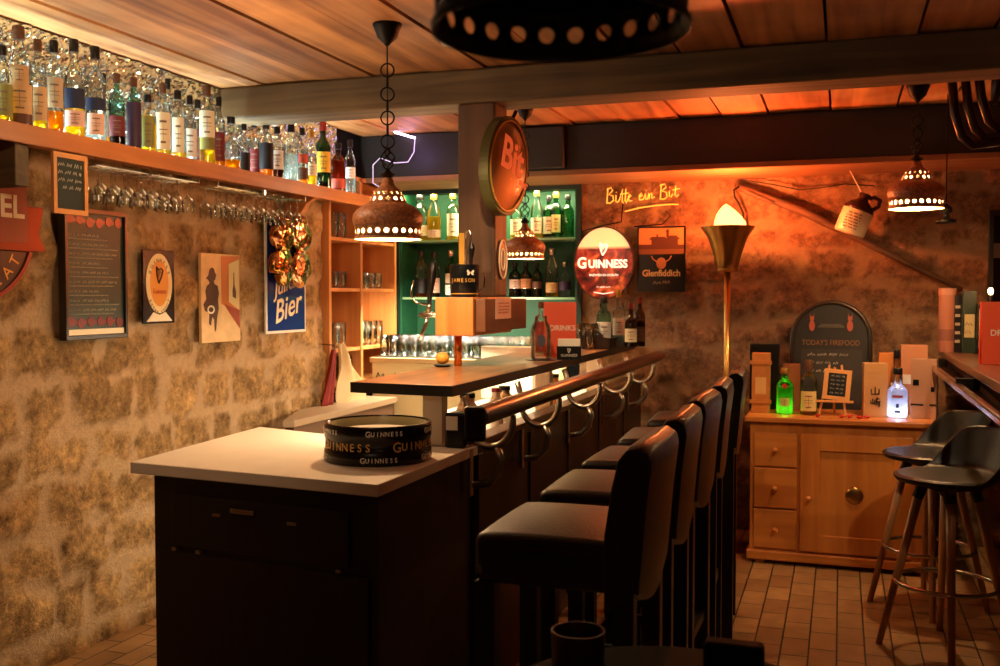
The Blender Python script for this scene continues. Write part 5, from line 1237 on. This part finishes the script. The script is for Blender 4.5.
# dark bin left of the chest
t = thing('waste_bin', 'dark round topped bin in the shadow left of the chest', 'bin', (-.60, 5.42, 0)) 
obj('bin_body', lathe(B(), [(0, 0), (.09, 0), (.10, .02), (.105, .5), (.10, .55), (.08, .60), (0, .63)], 28), mat('bin_black', '#0b0a0a', .5), t, smooth=True)
t.location = (-.66, 5.28, 0)
obj('bin_band', lathe(B(), [(.1065, .5), (.1065, .51)], 28), M_iron, t)

# ================================================================ RIGHT HIGH COUNTER
t = thing('wall_counter', 'high dark wood wall counter on the right holding gift tubes', 'counter', (0, 0, 0))
RX = .512
obj('counter_board', prism(B(), [(RX, 2.2), (XR, 2.2), (XR, 6.02), (RX, 6.02)], 1.065, 1.10), wood('wall_counter_wood', '#5a3420', '#7c4a2c', 'y', .3, coat=.4), t, bevel=.003)
obj('edge_rail', box(B(), RX-.075, RX-.045, 2.2, 6.02, 1.015, 1.045), wood('counter_rail_wood', '#4a2818', '#6a3c24', 'y', .22, coat=.6), t, bevel=.008)
for y in (3.0, 4.4, 5.7):
    obj('rail_strut', box(B(), RX-.07, RX+.02, y, y+.03, 1.02, 1.064), M_iron, t)
for y in (2.6, 5.75): bm = B(); tube(bm, [(RX+.03, y, 1.065), (XR-.02, y, .62)], .022, 4); obj('wall_brace', bm, mat('brace_pale', '#a08468', .6), t)
def rbox(name, lab, px0, px1, Y, h_, dep, m, cat='box'):
    a = at(px0, 300, 'y', Y).x; b_ = at(px1, 300, 'y', Y).x
    t = thing(name, lab, cat, ((a+b_)/2, Y, 1.10), 0); obj('carton', box(B(), -(b_-a)/2, (b_-a)/2, 0, dep, 0, h_), m, t, bevel=.002); return t, (b_-a)
Yr = 5.75
a = at(944.5, 300, 'y', Yr).x
t = thing('gift_tube', 'pale pink gift tube with brown band at left end of wall counter', 'tube', (a+.015, Yr, 1.10))
obj('tube_body', lathe(B(), [(0, 0), (.043, 0), (.043, .33), (0, .33)], 28), mat('tube_pink', '#9a604a', .5), t); obj('tube_band', lathe(B(), [(.0435, .06), (.0435, .12)], 28), mat('tube_band', '#7a4a3c', .5), t); obj('tube_lid', lathe(B(), [(.0445, .30), (.0445, .335), (0, .335)], 28), mat('tube_lid', '#a8705a', .5), t)
t, w_ = rbox('black_gift_box', 'narrow black gift box with pale print next to pink tube', 954, 962, 5.72, .30, .06, M_black)
for k in range(5): obj('pale_print', box(B(), -.012, .012, -.0015, 0, .05+.045*k, .065+.045*k), mat('print_pale', '#a89880', .5), t)
t, w_ = rbox('green_gift_box', 'dark green gift box with cream picture panel on wall counter', 963, 977, 5.66, .32, .07, mat('box_green', '#1c2a1e', .4))
obj('cream_panel', box(B(), -w_*.36, w_*.36, -.0015, 0, .08, .20), flatm('#a8966a'), t)
bm = B(); squiggle(bm, -.02, .02, .15, .03, 0, .0016, 4); squiggle(bm, -.02, .02, .11, .02, 0, .0016, 5); bm.transform(Matrix.Translation((0, -.0025, 0)) @ Matrix.Rotation(PI/2, 4, 'X')); obj('panel_drawing', bm, M_black, t)
t, w_ = rbox('tall_dark_box', 'dark gift box with pale bordered stripe right of green box', 978, 985, 5.60, .25, .07, M_black)
obj('pale_stripe', box(B(), -w_*.3, w_*.3, -.0015, 0, .03, .23), mat('stripe', '#8c8270', .5), t); obj('stripe_core', box(B(), -w_*.15, w_*.15, -.0025, -.0015, .045, .215), M_black, t)
Yd = 4.75
drinks_card((at(1004, 300, 'y', Yd).x, Yd, 1.101), .15, 'orange DRINKS card on the right wall counter cut by photo edge', .17, .27)
t = thing('mirror_glint', 'tiny added glowing bulb standing in for a light reflected in the mirror', 'glint', (at(990.5, 300, 'y', 5.45).x, 5.45, 1.10))  # added glowing bulb stands in for the light spot reflected in the mirror
obj('glint_stick', lathe(B(), [(0, 0), (.03, 0), (.03, .01), (.008, .02), (.008, .30), (0, .30)], 16), M_iron, t); bm = B(); bmesh.ops.create_uvsphere(bm, u_segments=12, v_segments=8, radius=.013); bm.transform(Matrix.Translation((0, 0, .318)) @ Matrix.Diagonal((1, 1, 1.4, 1))); obj('glint_bulb', bm, mat('glint_glow', '#ffffff', .4, emit=(1, .65, .3, 1), estr=12), t, smooth=True)
point_light('glint_light', (at(990.5, 300, 'y', 5.40).x, 5.38, 1.43), (1, .5, .2), 1.5, .02)  # added light around the stand-in glint

# ================================================================ STOOLS
def padded_stool(label):
    t = thing('padded_bar_stool', label, 'bar stool', (0, 0, 0), 0, 'padded bar stools along the bar')
    hw = .185
    bm = box(B(), -.31, .0, -hw, hw, .775, .885)
    bmesh.ops.subdivide_edges(bm, edges=bm.edges[:], cuts=4, use_grid_fill=True)
    for v in bm.verts:
        u = (v.co.x+.155)/.155; w_ = v.co.y/hw
        if v.co.z > .86: v.co.z += .018*(1-min(1, u*u))*(1-w_*w_)
    s = obj('seat', bm, M_leather, t, bevel=.028, seg=4); smooth_angle(s, 60)
    # back: profile in XZ swept across Y with rounded crown
    prof = [(-.02, .735), (-.02, .9), (-.005, 1.0), (.008, 1.07), (.025, 1.092), (.052, 1.098), (.073, 1.085), (.078, 1.05), (.066, .95), (.058, .85), (.052, .78), (.045, .735)]
    bm = B(); N = 10; rings = []
    for j in range(N+1):
        y = -hw+2*hw*j/N; e = abs(j/N*2-1); drop = .0; bow = .018*(1-e*e)
        rings.append([bm.verts.new((x_+bow*.6, y, z_-(.012*e**4 if z_ > 1.05 else 0)+(.05*(e**2) if z_ < .76 and x_ > .0 else 0))) for x_, z_ in prof])
    for j in range(N):
        for i in range(len(prof)): bm.faces.new((rings[j][i], rings[j][(i+1)%len(prof)], rings[j+1][(i+1)%len(prof)], rings[j+1][i]))
    bm.faces.new(rings[0]); bm.faces.new(list(reversed(rings[-1])))
    bk = obj('backrest', bm, M_leather, t, bevel=.010, seg=3); smooth_angle(bk, 50)
    for (x_, y_) in ((-.285, -.16), (-.285, .16), (.02, -.16), (.02, .16)): obj('leg', box(B(), x_-.022, x_+.022, y_-.022, y_+.022, 0, .78), M_leg, t, bevel=.003)
    for (y_) in (-.16, .16): obj('side_stretcher', box(B(), -.263, -.002, y_-.012, y_+.012, .28, .31), M_leg, t)
    obj('footrest', tube(B(), [(-.285, -.138, .30), (-.285, .138, .30)], .011, 8), M_chrome, t); obj('back_stretcher', box(B(), .008, .032, -.138, .138, .33, .36), M_leg, t)
    return t
st = padded_stool('nearest black leather bar stool with padded back at the bar')
st.location = (-.440, 2.20, 0)
for (x_, y_, rz, lab) in ((-.445, 2.70, .02, 'second padded black leather bar stool counted from the camera'), (-.45, 3.18, -.02, 'middle one of the five padded black bar stools'), (-.455, 3.70, .05, 'fourth padded black bar stool, second from the back wall'), (-.455, 4.28, .06, 'farthest padded black bar stool near the floor torch')):
    dup(st, (x_, y_, 0), rz, lab)

def bucket_stool(label):
    t = thing('bucket_bar_stool', label, 'bar stool', (0, 0, 0), 0, 'bucket seat bar stools on the right')
    bm = B(); NR, NA = 12, 40; g = []
    for j in range(NR+1):
        s = j/NR; row = []
        for i in range(NA):
            a = 2*PI*i/NA      # back of the seat towards +X
            u_ = min(1, s/.6); q = max(0, (s-.6)/.4)
            aa = a if a <= PI else a-2*PI
            w_ = max(0, min(1, (1.55-abs(aa))/.75)); w_ = w_*w_*(3-2*w_)
            rad = .185*u_ + q*(.018+.022*w_)
            x_ = rad*math.cos(a); y_ = rad*math.sin(a)
            z_ = .690 + .010*u_*u_ - .010*q*(1-w_) + w_*(q**1.25)*.185*(1-.10*abs(aa))
            x_ += w_*q*.025
            row.append(bm.verts.new((x_, y_, z_)))
        g.append(row)
    for j in range(NR):
        for i in range(NA): bm.faces.new((g[j][i], g[j][(i+1)%NA], g[j+1][(i+1)%NA], g[j+1][i]))
    bmesh.ops.remove_doubles(bm, verts=bm.verts[:], dist=.0005)
    o = obj('shell', bm, mat('shell_black', '#0b0b0b', .42), t, smooth=True); md = o.modifiers.new('solid', 'SOLIDIFY'); md.thickness = .022; md.offset = -1; bv = o.modifiers.new('sub', 'SUBSURF'); bv.levels = 1; bv.render_levels = 2
    obj('seat_plate', box(B(), -.09, .09, -.09, .09, .645, .677), M_black, t, bevel=.005)
    mw = wood('beech_leg', '#9a6238', '#bd8450', 'z', .4, 1.2)
    for k in range(4):
        a = 1.12+k*PI/2; dx, dy = math.cos(a), math.sin(a)
        obj('leg', tube(B(), [(dx*.095, dy*.095, .66), (dx*.245, dy*.245, 0)], [.019, .013], 12), mw, t, smooth=True)
        obj('leg_bracket', tube(B(), [(dx*.09, dy*.09, .655), (dx*.11, dy*.11, .60)], .022, 10), M_black, t)
    R_ = .190
    obj('footrest_ring', tube(B(), [(R_*math.cos(a), R_*math.sin(a), .27) for a in [2*PI*k/40 for k in range(40)]], .009, 8, closed=True), M_chrome, t, smooth=True)
    return t
s1 = bucket_stool('black bucket seat stool with beech legs nearer the camera'); s1.location = (.405, 4.25, 0); s1.rotation_euler = (0, 0, .45)
s1.scale = (1.0, 1.0, 1.0)
dup(s1, (.385, 4.83, 0), .45, 'black bucket seat stool with beech legs nearer the pine chest')

# ================================================================ NEAR TABLE, cut by bottom edge
t = thing('round_table', 'dark round table edge at the bottom photo edge', 'table', (-.235, 1.49, 0))
obj('table_top', lathe(B(), [(0, .755), (.27, .755), (.275, .765), (.27, .777), (0, .777)], 48), mat('table_black', '#080706', .75, spec=.15), t, smooth=False); obj('table_stem', lathe(B(), [(.03, .02), (.03, .755)], 16), M_iron, t); obj('table_foot', lathe(B(), [(0, 0), (.18, 0), (.17, .02), (.03, .03)], 32), M_iron, t)
p = at(734, 640, 'y', 1.62)
t = thing('menu_block', 'black block shaped holder standing on the dark round table', 'holder', (p.x, 1.62, .7775))
obj('block', box(B(), -.047, .047, -.02, .02, 0, .067), MATS['table_black'], t, bevel=.008)
p = at(578, 640, 'y', 1.62)
t = thing('wooden_caddy', 'curved brown wooden caddy standing on the dark round table', 'caddy', (p.x, 1.62, .7775))
bm = B(); lathe(bm, [(.044, 0), (.046, .058), (.042, .058), (.040, .004), (0, .004)], 28); obj('caddy_wall', bm, mat('caddy_wood', '#3a2218', .4), t, smooth=False)
